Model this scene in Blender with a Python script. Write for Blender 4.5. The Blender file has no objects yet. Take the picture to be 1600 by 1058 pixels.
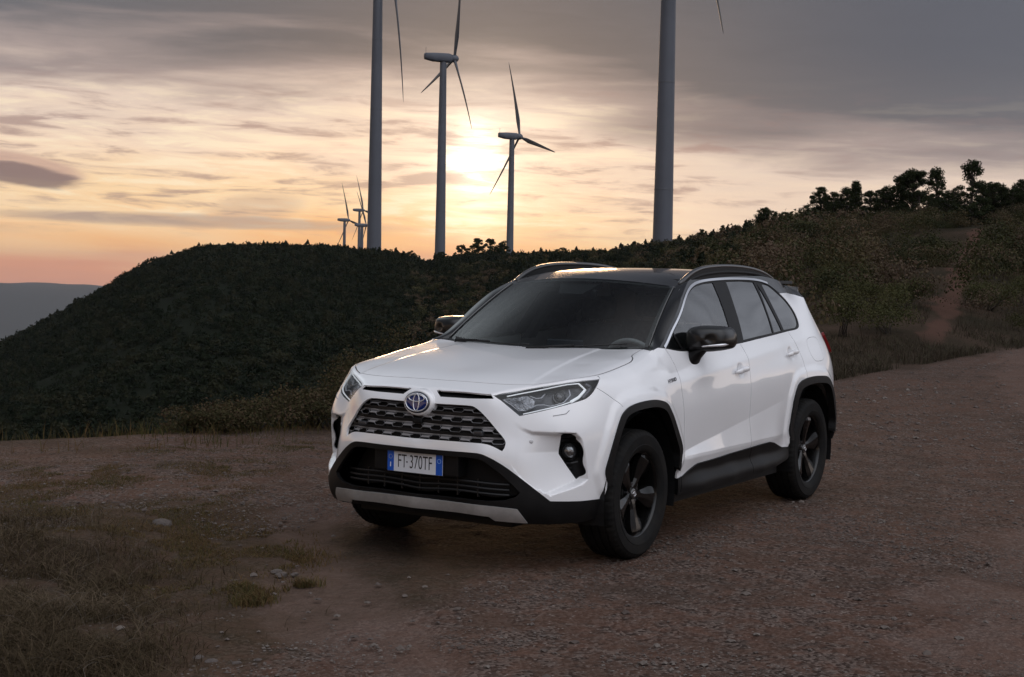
import bpy, bmesh, math, random
import numpy as np
from mathutils import Vector, Matrix
from mathutils.geometry import delaunay_2d_cdt
random.seed(7); rng = np.random.default_rng(11)
SC = bpy.context.scene
COL = SC.collection
# ---------------- camera ----------------
CAM = np.array((8.48399, 4.45280, 1.57617)); YAW, PITCH, ROLL, FPX = 3.694939, -0.045767, 0.020084, 2248.11
cam_data = bpy.data.cameras.new('camera'); cam = bpy.data.objects.new('camera', cam_data); COL.objects.link(cam)
cam_data.sensor_width = 36.0; cam_data.lens = 36.0*FPX/1600.0; cam_data.clip_start = .1; cam_data.clip_end = 60000
_f = Vector((math.cos(PITCH)*math.cos(YAW), math.cos(PITCH)*math.sin(YAW), math.sin(PITCH)))
_r0 = Vector((math.sin(YAW), -math.cos(YAW), 0)); _u0 = _r0.cross(_f)
_r = _r0*math.cos(ROLL)+_u0*math.sin(ROLL); _u = -_r0*math.sin(ROLL)+_u0*math.cos(ROLL)
cam.matrix_world = Matrix(((_r.x,_u.x,-_f.x,CAM[0]),(_r.y,_u.y,-_f.y,CAM[1]),(_r.z,_u.z,-_f.z,CAM[2]),(0,0,0,1)))
SC.camera = cam
SC.view_settings.view_transform = 'Standard'; SC.view_settings.look = 'None'
SC.view_settings.exposure = 0; SC.view_settings.gamma = 1; SC.view_settings.use_curve_mapping = False
# ---------------- node helpers ----------------
class S:
    """a socket with arithmetic"""
    def __init__(s, nt, k): s.nt = nt; s.k = k
    def _m(s, op, *a, clamp=False):
        n = s.nt.nodes.new('ShaderNodeMath'); n.operation = op; n.use_clamp = clamp
        for i, v in enumerate((s,)+a):
            if isinstance(v, S): s.nt.links.new(v.k, n.inputs[i])
            else: n.inputs[i].default_value = v
        return S(s.nt, n.outputs[0])
    def __add__(s, o): return s._m('ADD', o)
    __radd__ = __add__
    def __sub__(s, o): return s._m('SUBTRACT', o)
    def __rsub__(s, o): return (s*-1)+o
    def __mul__(s, o): return s._m('MULTIPLY', o)
    __rmul__ = __mul__
    def __truediv__(s, o): return s._m('DIVIDE', o)
    def __pow__(s, o): return s._m('POWER', o)
    def mx(s, o): return s._m('MAXIMUM', o)
    def mn(s, o): return s._m('MINIMUM', o)
    def clamp(s): return s._m('ADD', 0.0, clamp=True)
    def ss(s, a, b):
        n = s.nt.nodes.new('ShaderNodeMapRange'); n.interpolation_type = 'SMOOTHSTEP'
        s.nt.links.new(s.k, n.inputs[0]); n.inputs[1].default_value = a; n.inputs[2].default_value = b
        return S(s.nt, n.outputs[0])
def srgb(r, g, b):
    return tuple(((c/255.)/12.92 if c/255. <= .04045 else ((c/255.+.055)/1.055)**2.4) for c in (r, g, b))+(1,)
def ramp(nt, fac, stops, mode='LINEAR'):
    n = nt.nodes.new('ShaderNodeValToRGB'); n.color_ramp.interpolation = mode; e = n.color_ramp.elements
    while len(e) < len(stops): e.new(.5)
    for i, (p, c) in enumerate(stops): e[i].position = p; e[i].color = c if len(c) == 4 else tuple(c)+(1,)
    nt.links.new(fac.k if isinstance(fac, S) else fac, n.inputs[0]); return n.outputs[0]
def mixc(nt, fac, a, b, mode='MIX'):
    n = nt.nodes.new('ShaderNodeMix'); n.data_type = 'RGBA'; n.blend_type = mode
    for i, v in ((0, fac), (6, a), (7, b)):
        if isinstance(v, S): v = v.k
        if hasattr(v, 'is_linked'): nt.links.new(v, n.inputs[i])
        elif i == 0: n.inputs[i].default_value = v
        else: n.inputs[i].default_value = tuple(v) if len(v) == 4 else tuple(v)+(1,)
    return n.outputs[2]
def noise(nt, vec, scale, detail=4, rough=.55, dist=0, dim='3D'):
    n = nt.nodes.new('ShaderNodeTexNoise'); n.inputs['Scale'].default_value = scale; n.inputs['Detail'].default_value = detail
    n.inputs['Roughness'].default_value = rough; n.inputs['Distortion'].default_value = dist
    nt.links.new(vec, n.inputs['Vector']); return S(nt, n.outputs['Fac'])
def comb(nt, x, y, z=0):
    n = nt.nodes.new('ShaderNodeCombineXYZ')
    for i, v in enumerate((x, y, z)):
        if isinstance(v, S): nt.links.new(v.k, n.inputs[i])
        else: n.inputs[i].default_value = v
    return n.outputs[0]
# ---------------- sky ----------------
SUN_AZ = YAW + math.radians(1.54); SUN_EL = math.radians(4.67)
SUNV = Vector((math.cos(SUN_EL)*math.cos(SUN_AZ), math.cos(SUN_EL)*math.sin(SUN_AZ), math.sin(SUN_EL)))
world = bpy.data.worlds.new('World'); SC.world = world; world.use_nodes = True
nt = world.node_tree; nt.nodes.clear()
out = nt.nodes.new('ShaderNodeOutputWorld'); bg = nt.nodes.new('ShaderNodeBackground'); nt.links.new(bg.outputs[0], out.inputs[0])
tc = nt.nodes.new('ShaderNodeTexCoord'); D = tc.outputs['Generated']
sep = nt.nodes.new('ShaderNodeSeparateXYZ'); nt.links.new(D, sep.inputs[0])
dx, dy, dz = [S(nt, sep.outputs[i]) for i in range(3)]
fw = dx*math.cos(YAW)+dy*math.sin(YAW); rt = dx*math.sin(YAW)-dy*math.cos(YAW)
az = rt._m('ARCTAN2', fw)*57.29578            # degrees right of the view
el = dz._m('ARCSINE')*57.29578
# streaky cloud noises, stretched along the horizon
p1 = comb(nt, az*.045, el*.30, 0.0); p2 = comb(nt, az*.11, el*.95+az*.02, 3.0); p3 = comb(nt, az*.35, el*2.4+az*.06, 9.0)
n1 = noise(nt, p1, 1.6, 5, .5, .6); n2 = noise(nt, p2, 1.3, 6, .55, .8); n3 = noise(nt, p3, 1.0, 7, .6, .5)
ee = el + az.ss(-1, 11)*2.9 - (az+8).ss(-14, 0)*0 + (n1-.5)*4.5 + (n2-.5)*1.5
colA = ramp(nt, (ee+2)/32.0, [(0, srgb(206,134,102)), (.062, srgb(234,146,90)), (.095, srgb(250,190,128)), (.14, srgb(250,215,170)),
    (.20, srgb(244,216,190)), (.262, srgb(226,204,188)), (.305, srgb(166,150,146)), (.355, srgb(104,102,107)), (.48, srgb(98,99,106)), (1, srgb(104,108,118))])
# thin cloud streaks: darker mauve-grey bands low down, brighter wisps higher
stk = (n2*.45+n3*.55).ss(.49, .62)*el.ss(.8, 2.2)*(1-el.ss(5.5, 8.0))*(1-az.ss(6, 14)*.7)
colB = mixc(nt, stk*.72, colA, srgb(158,130,126))
wis = (n3*.55+n2*.45).ss(.50, .38)*el.ss(.9, 2.0)*(1-el.ss(5.0, 8.0))*(1-az.ss(2, 9)*.85)
colB = mixc(nt, wis*.7, colB, srgb(255,236,204))
dk = (n3*.5+n1*.5).ss(.40, .62)*el.ss(6.5, 9)
colB = mixc(nt, dk*.35, colB, srgb(88,89,95))
colB = mixc(nt, az.ss(4, 17)*el.ss(5.5, 9)*.75, colB, srgb(84,87,98))
# lens-shaped clouds
def lens(a0, e0, ra, re, tilt, soft, amt, colr, base):
    u = (az-a0); v = (el-e0)-u*tilt
    q = (u/ra)*(u/ra)+(v/re)*(v/re)+(n3-.5)*1.9+(n2-.5)*.9
    return mixc(nt, (1-q.ss(1-soft, 1+soft))*amt, base, colr)
colB = lens(-18.9, 3.66, 2.2, .46, -.14, .5, .8, srgb(196,160,146), colB)
colB = lens(-19.0, 3.32, 2.15, .40, -.11, .45, .90, srgb(128,108,108), colB)
colB = lens(-12.5, 1.75, 7.5, .24, -.012, .8, .6, srgb(150,136,134), colB)
colB = lens(-10.2, 2.3, 1.7, .55, .12, .8, .45, srgb(178,152,140), colB)
colB = lens(7.5, 5.9, 4.4, .75, .03, .9, .5, srgb(120,112,116), colB)
# warm glow and the veiled sun
su = dx*SUNV.x+dy*SUNV.y+dz*SUNV.z
du = (az-(-1.54)); dv = (el-4.45)
rho2 = du*du*1.0+dv*dv*.80+(n2-.5)*3.0+(n3-.5)*3.2
core = (rho2.mx(0)*-1.45)._m('EXPONENT'); mid = (rho2.mx(0)*-.11)._m('EXPONENT'); wide = ((du*du+dv*dv*1.6)*-.011)._m('EXPONENT')
core2 = ((du*du*.55+(el-2.2)*(el-2.2)*.7+(n3-.5)*3.0).mx(0)*-.9)._m('EXPONENT')
glow = nt.nodes.new('ShaderNodeVectorMath'); glow.operation = 'SCALE'; glow.inputs[0].default_value = (1.0,.90,.72); nt.links.new((core*2.2+mid*.24+core2*.22).k, glow.inputs[3])
glow2 = nt.nodes.new('ShaderNodeVectorMath'); glow2.operation = 'SCALE'; glow2.inputs[0].default_value = (.22,.12,.04); nt.links.new((wide*.55).k, glow2.inputs[3])
ga = nt.nodes.new('ShaderNodeVectorMath'); ga.operation = 'ADD'; nt.links.new(glow.outputs[0], ga.inputs[0]); nt.links.new(glow2.outputs[0], ga.inputs[1])
gb = nt.nodes.new('ShaderNodeVectorMath'); gb.operation = 'ADD'; nt.links.new(ga.outputs[0], gb.inputs[0]); nt.links.new(colB, gb.inputs[1])
# the pale blue-grey half of the sky, overhead and away from the sunset
back = (fw*-.47+rt*.28+dz*.82).ss(.42, .92)
def patch(a0, e0, r_, amt, c):
    ua = (az-a0)*math.cos(math.radians(e0)); ue = el-e0; w = ((ua*ua+ue*ue)*(-1/(r_*r_)))._m('EXPONENT')*amt*(n1*.9+.55)
    n_ = nt.nodes.new('ShaderNodeVectorMath'); n_.operation = 'SCALE'; n_.inputs[0].default_value = c; nt.links.new(w.k, n_.inputs[3])
    a_ = nt.nodes.new('ShaderNodeVectorMath'); a_.operation = 'ADD'; nt.links.new(gb.outputs[0], a_.inputs[0]); nt.links.new(n_.outputs[0], a_.inputs[1]); return a_
gb = patch(-32, 31, 12, 1.3, (.86,.95,1.0)); gb = patch(62, 21, 22, .75, (.90,.95,1.06))  # bright patches added out of view, to reflect in windscreen and side glass
bn = noise(nt, D, 2.2, 5, .5, .3)
bcol = ramp(nt, bn, [(.3, srgb(176,182,196)), (.7, srgb(222,222,226))])
SKY_BACK = 2.35
bs = nt.nodes.new('ShaderNodeVectorMath'); bs.operation = 'SCALE'; nt.links.new(bcol, bs.inputs[0]); bs.inputs[3].default_value = SKY_BACK
allc = mixc(nt, back.clamp(), gb.outputs[0], bs.outputs[0])
nt.links.new(allc, bg.inputs[0]); bg.inputs[1].default_value = 1.0
# a physical sky added faintly under the clouds
nis = nt.nodes.new('ShaderNodeTexSky'); nis.sky_type = 'NISHITA'; nis.sun_disc = False; nis.sun_elevation = SUN_EL
nis.sun_rotation = math.pi/2-SUN_AZ
nbg = nt.nodes.new('ShaderNodeBackground'); nt.links.new(nis.outputs[0], nbg.inputs[0]); nbg.inputs[1].default_value = .0015
ad = nt.nodes.new('ShaderNodeAddShader'); nt.links.new(bg.outputs[0], ad.inputs[0]); nt.links.new(nbg.outputs[0], ad.inputs[1]); nt.links.new(ad.outputs[0], out.inputs[0])
sun_d = bpy.data.lights.new('sun', 'SUN'); sun_d.energy = .8; sun_d.angle = math.radians(11); sun_d.color = (1, .62, .34)
sun = bpy.data.objects.new('sun', sun_d); COL.objects.link(sun); sun.rotation_euler = SUNV.to_track_quat('Z', 'Y').to_euler()
# ---------------- materials ----------------
MATS = {}
def mat(name, color, rough=.5, metal=0, coat=0, spec=.5, var=0, vscale=8, bump=0, bscale=60, bdist=.01, ior=None, trans=0, color2=None, emit=None, detail=5, coords='Object', rvar=0):
    m = bpy.data.materials.new(name); m.use_nodes = True; t = m.node_tree; b = t.nodes['Principled BSDF']
    c = tuple(color)+(1,) if len(color) == 3 else color
    b.inputs['Base Color'].default_value = c; b.inputs['Roughness'].default_value = rough; b.inputs['Metallic'].default_value = metal
    b.inputs['Coat Weight'].default_value = coat; b.inputs['Coat Roughness'].default_value = .03; b.inputs['Specular IOR Level'].default_value = spec
    if ior: b.inputs['IOR'].default_value = ior
    if trans: b.inputs['Transmission Weight'].default_value = trans
    tc = t.nodes.new('ShaderNodeTexCoord'); v = tc.outputs[coords]
    if var or color2:
        c2 = tuple(color2)+(1,) if color2 else tuple(x*(1-var) for x in c[:3])+(1,)
        n = noise(t, v, vscale, detail, .6)
        t.links.new(mixc(t, n.ss(.35, .65), c, c2), b.inputs['Base Color'])
    if rvar:
        n = noise(t, v, vscale*1.7, 4, .6); t.links.new((n*rvar+(rough-rvar*.5)).k, b.inputs['Roughness'])
    if bump:
        n = noise(t, v, bscale, 4, .6); bn = t.nodes.new('ShaderNodeBump'); bn.inputs['Strength'].default_value = bump; bn.inputs['Distance'].default_value = bdist
        t.links.new(n.k, bn.inputs['Height']); t.links.new(bn.outputs[0], b.inputs['Normal'])
    if emit: b.inputs['Emission Color'].default_value = tuple(emit[:3])+(1,); b.inputs['Emission Strength'].default_value = emit[3]
    MATS[name] = m; return m
# ---------------- mesh helpers ----------------
def link(ob, parent=None):
    COL.objects.link(ob)
    if parent is not None: ob.parent = parent
    return ob
def mk(name, V, Fc, m, parent=None, smooth=True, nrm=None):
    me = bpy.data.meshes.new(name); V = np.asarray(V, float)
    if isinstance(Fc, np.ndarray) and Fc.ndim == 2:
        k = Fc.shape[1]; me.vertices.add(len(V)); me.vertices.foreach_set('co', V.ravel())
        me.loops.add(Fc.size); me.loops.foreach_set('vertex_index', Fc.ravel().astype(np.int32))
        me.polygons.add(len(Fc)); me.polygons.foreach_set('loop_start', np.arange(0, Fc.size, k, dtype=np.int32))
        me.update(calc_edges=True)
    else:
        me.from_pydata([tuple(v) for v in V], [], [tuple(int(i) for i in f) for f in Fc])
    me.polygons.foreach_set('use_smooth', np.full(len(me.polygons), bool(smooth)))
    for x in (m if isinstance(m, (list, tuple)) else [m]): me.materials.append(x)
    if nrm is not None:
        li = np.empty(len(me.loops), np.int32); me.loops.foreach_get('vertex_index', li)
        me.normals_split_custom_set([tuple(n) for n in nrm[li]])
    return link(bpy.data.objects.new(name, me), parent)
def tag(o, label=None, cat=None, group=None, kind=None):
    if label: o['label'] = label
    if cat: o['category'] = cat
    if group: o['group'] = group
    if kind: o['kind'] = kind
    return o
def empty(name, loc=(0,0,0), rz=0):
    o = bpy.data.objects.new(name, None); o.location = loc; o.rotation_euler = (0,0,rz); o.empty_display_size = .1; return link(o)
class MB:
    """collects primitive shapes, then links them as one mesh object"""
    def __init__(s): s.v = []; s.f = []
    def add(s, V, Fc, M=None):
        b = len(s.v)
        for p in V:
            q = M @ Vector(p) if M is not None else p
            s.v.append((q[0], q[1], q[2]))
        s.f += [tuple(b+i for i in f) for f in Fc]; return s
    def box(s, lo, hi, M=None, bev=0):
        x0,y0,z0 = lo; x1,y1,z1 = hi
        if bev <= 0:
            V = [(x,y,z) for z in (z0,z1) for y in (y0,y1) for x in (x0,x1)]
            return s.add(V, [(0,2,3,1),(4,5,7,6),(0,1,5,4),(2,6,7,3),(0,4,6,2),(1,3,7,5)], M)
        bm = bmesh.new(); bmesh.ops.create_cube(bm, size=1)
        for v in bm.verts: v.co = Vector((x0+(v.co.x+.5)*(x1-x0), y0+(v.co.y+.5)*(y1-y0), z0+(v.co.z+.5)*(z1-z0)))
        bmesh.ops.bevel(bm, geom=bm.edges[:], offset=bev, segments=2, affect='EDGES', profile=.6)
        bm.verts.index_update(); s.add([v.co[:] for v in bm.verts], [[v.index for v in f.verts] for f in bm.faces], M); bm.free(); return s
    def tube(s, pts, r, n=8, cap=True, M=None, flat=1.0):
        pts = [Vector(p) for p in pts]; R = r if hasattr(r, '__len__') else [r]*len(pts); V = []; Fc = []
        up = None
        for i, p in enumerate(pts):
            t = (pts[min(i+1, len(pts)-1)]-pts[max(i-1, 0)]).normalized()
            if up is None: up = Vector((0,0,1)) if abs(t.z) < .9 else Vector((1,0,0))
            a = t.cross(up).normalized(); b = a.cross(t).normalized(); up = b
            for k in range(n):
                w = 2*math.pi*k/n; V.append(tuple(p+(a*math.cos(w)+b*math.sin(w)*flat)*R[i]))
        for i in range(len(pts)-1):
            for k in range(n): Fc.append((i*n+k, i*n+(k+1)%n, (i+1)*n+(k+1)%n, (i+1)*n+k))
        if cap: Fc.append(tuple(range(n-1, -1, -1))); Fc.append(tuple((len(pts)-1)*n+k for k in range(n)))
        return s.add(V, Fc, M)
    def lathe(s, prof, n=48, M=None, close=False, axis='y'):
        """prof: (radius, height) pairs turned about the local axis"""
        V = []; Fc = []; m = len(prof)
        for k in range(n):
            w = 2*math.pi*k/n; c, d = math.cos(w), math.sin(w)
            for r, h in prof: V.append((r*c, h, r*d) if axis == 'y' else (r*c, r*d, h))
        for k in range(n):
            for j in range(m-1+(1 if close else 0)):
                a = k*m+j; b = k*m+(j+1)%m; c = ((k+1)%n)*m+(j+1)%m; d = ((k+1)%n)*m+j
                Fc.append((a, b, c, d))
        return s.add(V, Fc, M)
    def build(s, name, m, parent=None, smooth=False, sharp=None):
        o = mk(name, s.v, s.f, m, parent, smooth)
        bm = bmesh.new(); bm.from_mesh(o.data); bmesh.ops.recalc_face_normals(bm, faces=bm.faces[:])
        if sharp is not None:
            for f in bm.faces: f.smooth = True
            for e in bm.edges:
                if len(e.link_faces) == 2 and e.calc_face_angle(0) > sharp: e.smooth = False
        bm.to_mesh(o.data); bm.free(); return o
HAZE = 3.0e-5
# ================= terrain =================
def sstep(a, b, x):
    t = np.clip((np.asarray(x, float)-a)/(b-a), 0, 1); return t*t*(3-2*t)
def _hash(ix, iy, k):
    h = (ix.astype(np.int64)*374761393+iy.astype(np.int64)*668265263+k*1442695041) & 0x7fffffff
    h = ((h ^ (h >> 13))*1274126177) & 0x7fffffff; h = h ^ (h >> 16); return (h & 0xffff)/65535.0
def vnoise(x, y, k=0):
    ix = np.floor(x); iy = np.floor(y); fx = x-ix; fy = y-iy; fx = fx*fx*(3-2*fx); fy = fy*fy*(3-2*fy)
    a = _hash(ix, iy, k); b = _hash(ix+1, iy, k); c = _hash(ix, iy+1, k); d = _hash(ix+1, iy+1, k)
    return (a*(1-fx)+b*fx)*(1-fy)+(c*(1-fx)+d*fx)*fy-.5
def fbm(x, y, s, o=4, k=0, g=.5):
    r = 0; a = 1.0
    for i in range(o): r = r+a*vnoise(x/s+13.7*i, y/s+7.1*i, k+i); s = s*.5; a *= g
    return r
EDGE = [(-180,60),(-100,45),(-60,30),(-40,16),(-20,12.9),(-13,13.0),(-7,13.6),(-3,15),(2,17),(8,20),(12.7,22.3),(16,27.5),(19.4,36),(24,55),(35,80),(60,100),(180,60)]
CRE = [(-180,-2),(-60,-6),(-30,-5.5),(-21.8,-3.75),(-19.6,-3.1),(-18.2,-2.5),(-16.9,-1.7),(-15.9,-1.2),(-15,-.55),(-13.8,-.02),(-12.6,.42),(-11.6,.56),(-10.1,.56),(-8.2,.53),(-6.1,.48),(-4.6,.42),(-3.5,.12),(-2.6,.38),(0,.56),(1.7,.66),(3.7,.75),(5,.90),(6.5,1.05),(7.5,1.3),(8.7,1.55),(10,1.9),(11.2,2.1),(12.4,2.2),(14.8,2.25),(17.1,2.3),(19.4,2.5),(24,2.6),(40,2.0),(70,0),(180,-2)]
RC = [(-180,300),(-60,420),(-20,430),(-10,400),(-3,380),(2,330),(6,285),(9,200),(12,140),(16,115),(20,108),(30,110),(60,160),(180,300)]
def itp(t, a): t = np.array(t, float); return np.interp(a, t[:,0], t[:,1])
PATH = [(30,16.1),(36,16.25),(41,16.7),(46,16.8),(51,17.15),(60,17.2),(68,17.5),(80,17.45),(92,17.8),(100,17.9)]
def terrain(x, y):
    dx_ = x-CAM[0]; dy_ = y-CAM[1]; r = np.hypot(dx_, dy_)+1e-6; th = np.arctan2(dy_, dx_)
    a = -np.degrees((th-YAW+np.pi)%(2*np.pi)-np.pi)
    ew = fbm(x, y, 2.5, 3, 5)*.9
    re = itp(EDGE, a)+ew; rc = itp(RC, a); ce = itp(CRE, a); zc = 1.576+rc*np.tan(np.radians(ce))
    q = np.maximum(r-re, 0)
    # left: the ground falls into a valley, a wooded hill faces it
    zv = -13.5
    L = np.where(r < re+32, -.43*q*sstep(0, 6, q)-.02*q, zv-.0*q); L = np.maximum(L, zv)
    t = np.clip((r-100)/(rc-100), 0, 1); L2 = zv+(zc-zv)*(1-(1-t)**1.55); L = np.where(r > 100, L2, L)
    R_ = (zc)*np.clip((r-re-3)/(rc-re-3), 0, 1)**1.12
    w = sstep(-1, 9, a)*(1-sstep(60, 110, a))
    z = L*(1-w)+R_*w
    z = np.where(np.abs(a) > 110, -.10*np.maximum(r-60, 0)**.8, z)
    n = fbm(x, y, 42, 4, 2)*3.0*sstep(110, 200, r)*(1-w)+fbm(x, y, 9, 4, 8)*.9*sstep(re+2, re+25, r)*w*(1-.5*sstep(rc-20, rc, r))
    z = z+n
    beyond = np.maximum(r-rc, 0); z = z-beyond*.06*sstep(0, 60, beyond)-beyond*.20*sstep(80, 700, beyond)
    far = -620+(492+fbm(x, y, 3000, 5, 3)*150+fbm(x, y, 700, 3, 6)*40)*np.exp(-((r-13500)/2400)**2)+fbm(x, y, 1500, 4, 4)*70*sstep(4000, 9000, r)
    z = np.where(r > rc, np.maximum(z, far), z)
    # the plateau itself: small unevenness, ruts and grassy humps
    near = 1-sstep(re-1.5, re+1.0, r)
    car_pad = sstep(.2, 1.4, np.maximum(abs(x)-2.3, 0)+np.maximum(abs(y)-1.1, 0))
    hum = sstep(-.6, -2.0, y-.0+.0*x)*sstep(6, 3, x) if False else np.exp(-(((x-3.3)/2.0)**2+((y+1.6)/1.6)**2))
    m = fbm(x, y, 2.6, 4, 11)*.055+fbm(x, y, .55, 3, 12)*.014+hum*(fbm(x, y, .9, 3, 13)*.16+.05)
    z = z+near*m*car_pad
    return z, r, a, re, rc
def tz(x, y): return terrain(np.atleast_1d(np.asarray(x, float)), np.atleast_1d(np.asarray(y, float)))[0]
def polar(a, r): th = YAW-np.radians(a); return CAM[0]+r*np.cos(th), CAM[1]+r*np.sin(th)
az_c = np.concatenate([np.arange(-180, -30, 3.0), np.arange(-30, -22, .35), np.arange(-22, 22, .075), np.arange(22, 32, .35), np.arange(32, 180, 3.0)])
rs = [.35]
while rs[-1] < 18000:
    r_ = rs[-1]; rs.append(r_*(1.07 if r_ < 3.5 else 1.0062 if r_ < 26 else 1.011 if r_ < 130 else 1.013 if r_ < 460 else 1.05))
rs = np.array(rs); A_, R_g = np.meshgrid(az_c, rs); gx, gy = polar(A_, R_g); gz = terrain(gx.ravel(), gy.ravel())[0].reshape(gx.shape)
# fine gravel relief close to the camera
fine = fbm(gx, gy, .12, 3, 21)*.007*(1-sstep(14, 24, R_g))*sstep(3, 4, R_g); gz = gz+fine
nA = len(az_c); nR = len(rs); V = np.stack([gx, gy, gz], -1).reshape(-1,3)
ii, jj = np.meshgrid(np.arange(nA), np.arange(nR-1)); i2 = (ii+1)%nA
Fq = np.stack([jj*nA+ii, (jj+1)*nA+ii, (jj+1)*nA+i2, jj*nA+i2], -1).reshape(-1,4)
RUTS = [([(-27.3,-3.2),(-20.5,-1.9),(-13.2,-.2),(-8.5,1.3),(-4.6,2.4),(-1.2,2.75),(1.2,2.7)],.36),([(-20,1.9),(-12.5,2.2),(-7.0,2.9),(-3.0,3.4),(.2,3.35),(2.2,3.0)],.30),([(-24,-.2),(-16,.9),(-9.8,2.1),(-6,3.0)],.28),([(-1,-1.9),(1.5,-1.45),(3.2,.2),(4.5,2.2)],.28)]
def _pd(x, y, P):
    d = np.full(x.shape, 1e9)
    for (ax, ay), (bx, by) in zip(P[:-1], P[1:]):
        vx, vy = bx-ax, by-ay; t_ = np.clip(((x-ax)*vx+(y-ay)*vy)/(vx*vx+vy*vy), 0, 1); d = np.minimum(d, np.hypot(x-ax-t_*vx, y-ay-t_*vy))
    return d
_vx, _vy = V[:,0], V[:,1]; rut = np.zeros(len(V)); _m = np.hypot(_vx-CAM[0], _vy-CAM[1]) < 45
for P_, w_ in RUTS:
    d_ = _pd(_vx[_m], _vy[_m], P_)+fbm(_vx[_m], _vy[_m], .7, 3, 91)*.35; b_ = 1-sstep(w_*.45, w_*1.25, d_); rut[_m] = np.maximum(rut[_m], b_)
V[:,2] -= rut*.016
# ---- ground material ----
GM = bpy.data.materials.new('dirt_and_gravel'); GM.use_nodes = True; t = GM.node_tree; pb = t.nodes['Principled BSDF']; pb.inputs['Roughness'].default_value = .92; pb.inputs['Specular IOR Level'].default_value = .03
tcn = t.nodes.new('ShaderNodeTexCoord'); O = tcn.outputs['Object']
n_big = noise(t, O, .55, 5, .6); n_mid = noise(t, O, 2.6, 5, .65); n_fin = noise(t, O, 38, 5, .7); n_st = noise(t, O, 9, 4, .6)
vor = t.nodes.new('ShaderNodeTexVoronoi'); vor.inputs['Scale'].default_value = 62; t.links.new(O, vor.inputs['Vector'])
vor2 = t.nodes.new('ShaderNodeTexVoronoi'); vor2.inputs['Scale'].default_value = 24; t.links.new(O, vor2.inputs['Vector'])
vcol = t.nodes.new('ShaderNodeSeparateColor'); t.links.new(vor.outputs['Color'], vcol.inputs[0]); vr = S(t, vcol.outputs[0])
soil = mixc(t, n_big.ss(.38, .62), (.106,.058,.041), (.064,.042,.032)); soil = mixc(t, n_mid.ss(.42, .62)*.7, soil, (.150,.078,.055))
peb = mixc(t, vr.ss(0, 1), (.022,.018,.016), (.155,.122,.105))
grv = (n_mid*.5+n_st*.5).ss(.44, .58)
col1 = mixc(t, grv*.55+.30, soil, peb)
speck = (S(t, vor.outputs['Distance']).ss(.42, .10))*vr.ss(.90, .97); col1 = mixc(t, speck*.7, col1, (.30,.265,.24))
# far slopes: dry scrub earth
geo = t.nodes.new('ShaderNodeNewGeometry'); sp_ = t.nodes.new('ShaderNodeVectorMath'); sp_.operation = 'DISTANCE'; t.links.new(geo.outputs['Position'], sp_.inputs[0]); sp_.inputs[1].default_value = (0, 0, 0)
attr = t.nodes.new('ShaderNodeAttribute'); attr.attribute_name = 'wild'; wl = S(t, attr.outputs['Fac'])
attr2 = t.nodes.new('ShaderNodeAttribute'); attr2.attribute_name = 'path'; pt = S(t, attr2.outputs['Fac'])
n_w = noise(t, O, .16, 6, .65); wildc = ramp(t, n_w, [(.3, (.014,.015,.009)), (.5, (.036,.027,.018)), (.68, (.066,.043,.032))])
n_g = noise(t, O, 5.5, 6, .7)
attr3 = t.nodes.new('ShaderNodeAttribute'); attr3.attribute_name = 'grassy'; gs = S(t, attr3.outputs['Fac'])
grc = mixc(t, n_g.ss(.4, .6), (.040,.030,.018), (.060,.040,.027))
col2 = mixc(t, (gs*(n_g+n_st-.42)).ss(.12, .42)*.7, col1, grc)
a4 = t.nodes.new('ShaderNodeAttribute'); a4.attribute_name = 'rut'; ru = S(t, a4.outputs['Fac'])
col2 = mixc(t, (ru*(n_mid*.9+n_st*.9-.32)).clamp()*.72, col2, (.155,.104,.085))
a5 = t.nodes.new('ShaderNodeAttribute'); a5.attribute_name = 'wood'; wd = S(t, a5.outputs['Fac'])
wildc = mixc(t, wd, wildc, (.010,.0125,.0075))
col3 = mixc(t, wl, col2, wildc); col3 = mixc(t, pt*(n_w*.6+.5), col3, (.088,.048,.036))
t.links.new(col3, pb.inputs['Base Color'])
bmp = t.nodes.new('ShaderNodeBump'); bmp.inputs['Strength'].default_value = 1.0; bmp.inputs['Distance'].default_value = .022
hgt = S(t, vor.outputs['Distance'])*-.5*vr+S(t, vor2.outputs['Distance'])*-.55+n_fin*.45+n_st*.5
t.links.new(hgt.k, bmp.inputs['Height']); t.links.new(bmp.outputs[0], pb.inputs['Normal'])
ground = mk('ground', V, Fq, GM, None, True); tag(ground, kind='structure')
_, rr, aa, ree, rcc = terrain(V[:,0], V[:,1])
wild = sstep(-1.0, 2.0, rr-ree+fbm(V[:,0], V[:,1], 1.2, 3, 31)*2.2)
pa = np.interp(rr, [p[0] for p in PATH], [p[1] for p in PATH]); pw = np.interp(rr, [30,36,41,51,68,92], [.25,.50,.58,.45,.28,.22])
path = (1-sstep(.6, 1.2, abs(aa-pa)/pw+fbm(V[:,0], V[:,1], 1.2, 4, 33)*1.3))*sstep(33, 37, rr)*(1-sstep(91, 96, rr))
grassy = sstep(-.6, -2.4, V[:,1]-.55*(V[:,0]-2.4)+fbm(V[:,0], V[:,1], .9, 4, 35)*1.2)*.0+np.clip(sstep(1.0, -.4, V[:,1]-.35*V[:,0]+1.1+fbm(V[:,0], V[:,1], 1.4, 3, 36)*1.4)*sstep(.9, 2.0, V[:,0]+fbm(V[:,0], V[:,1], 1.8, 2, 37)*1.5), 0, 1)*(1-wild)
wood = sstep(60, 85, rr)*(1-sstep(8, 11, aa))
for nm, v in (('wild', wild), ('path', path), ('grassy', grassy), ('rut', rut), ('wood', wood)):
    at = ground.data.attributes.new(nm, 'FLOAT', 'POINT'); at.data.foreach_set('value', v.astype(np.float32))
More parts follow.
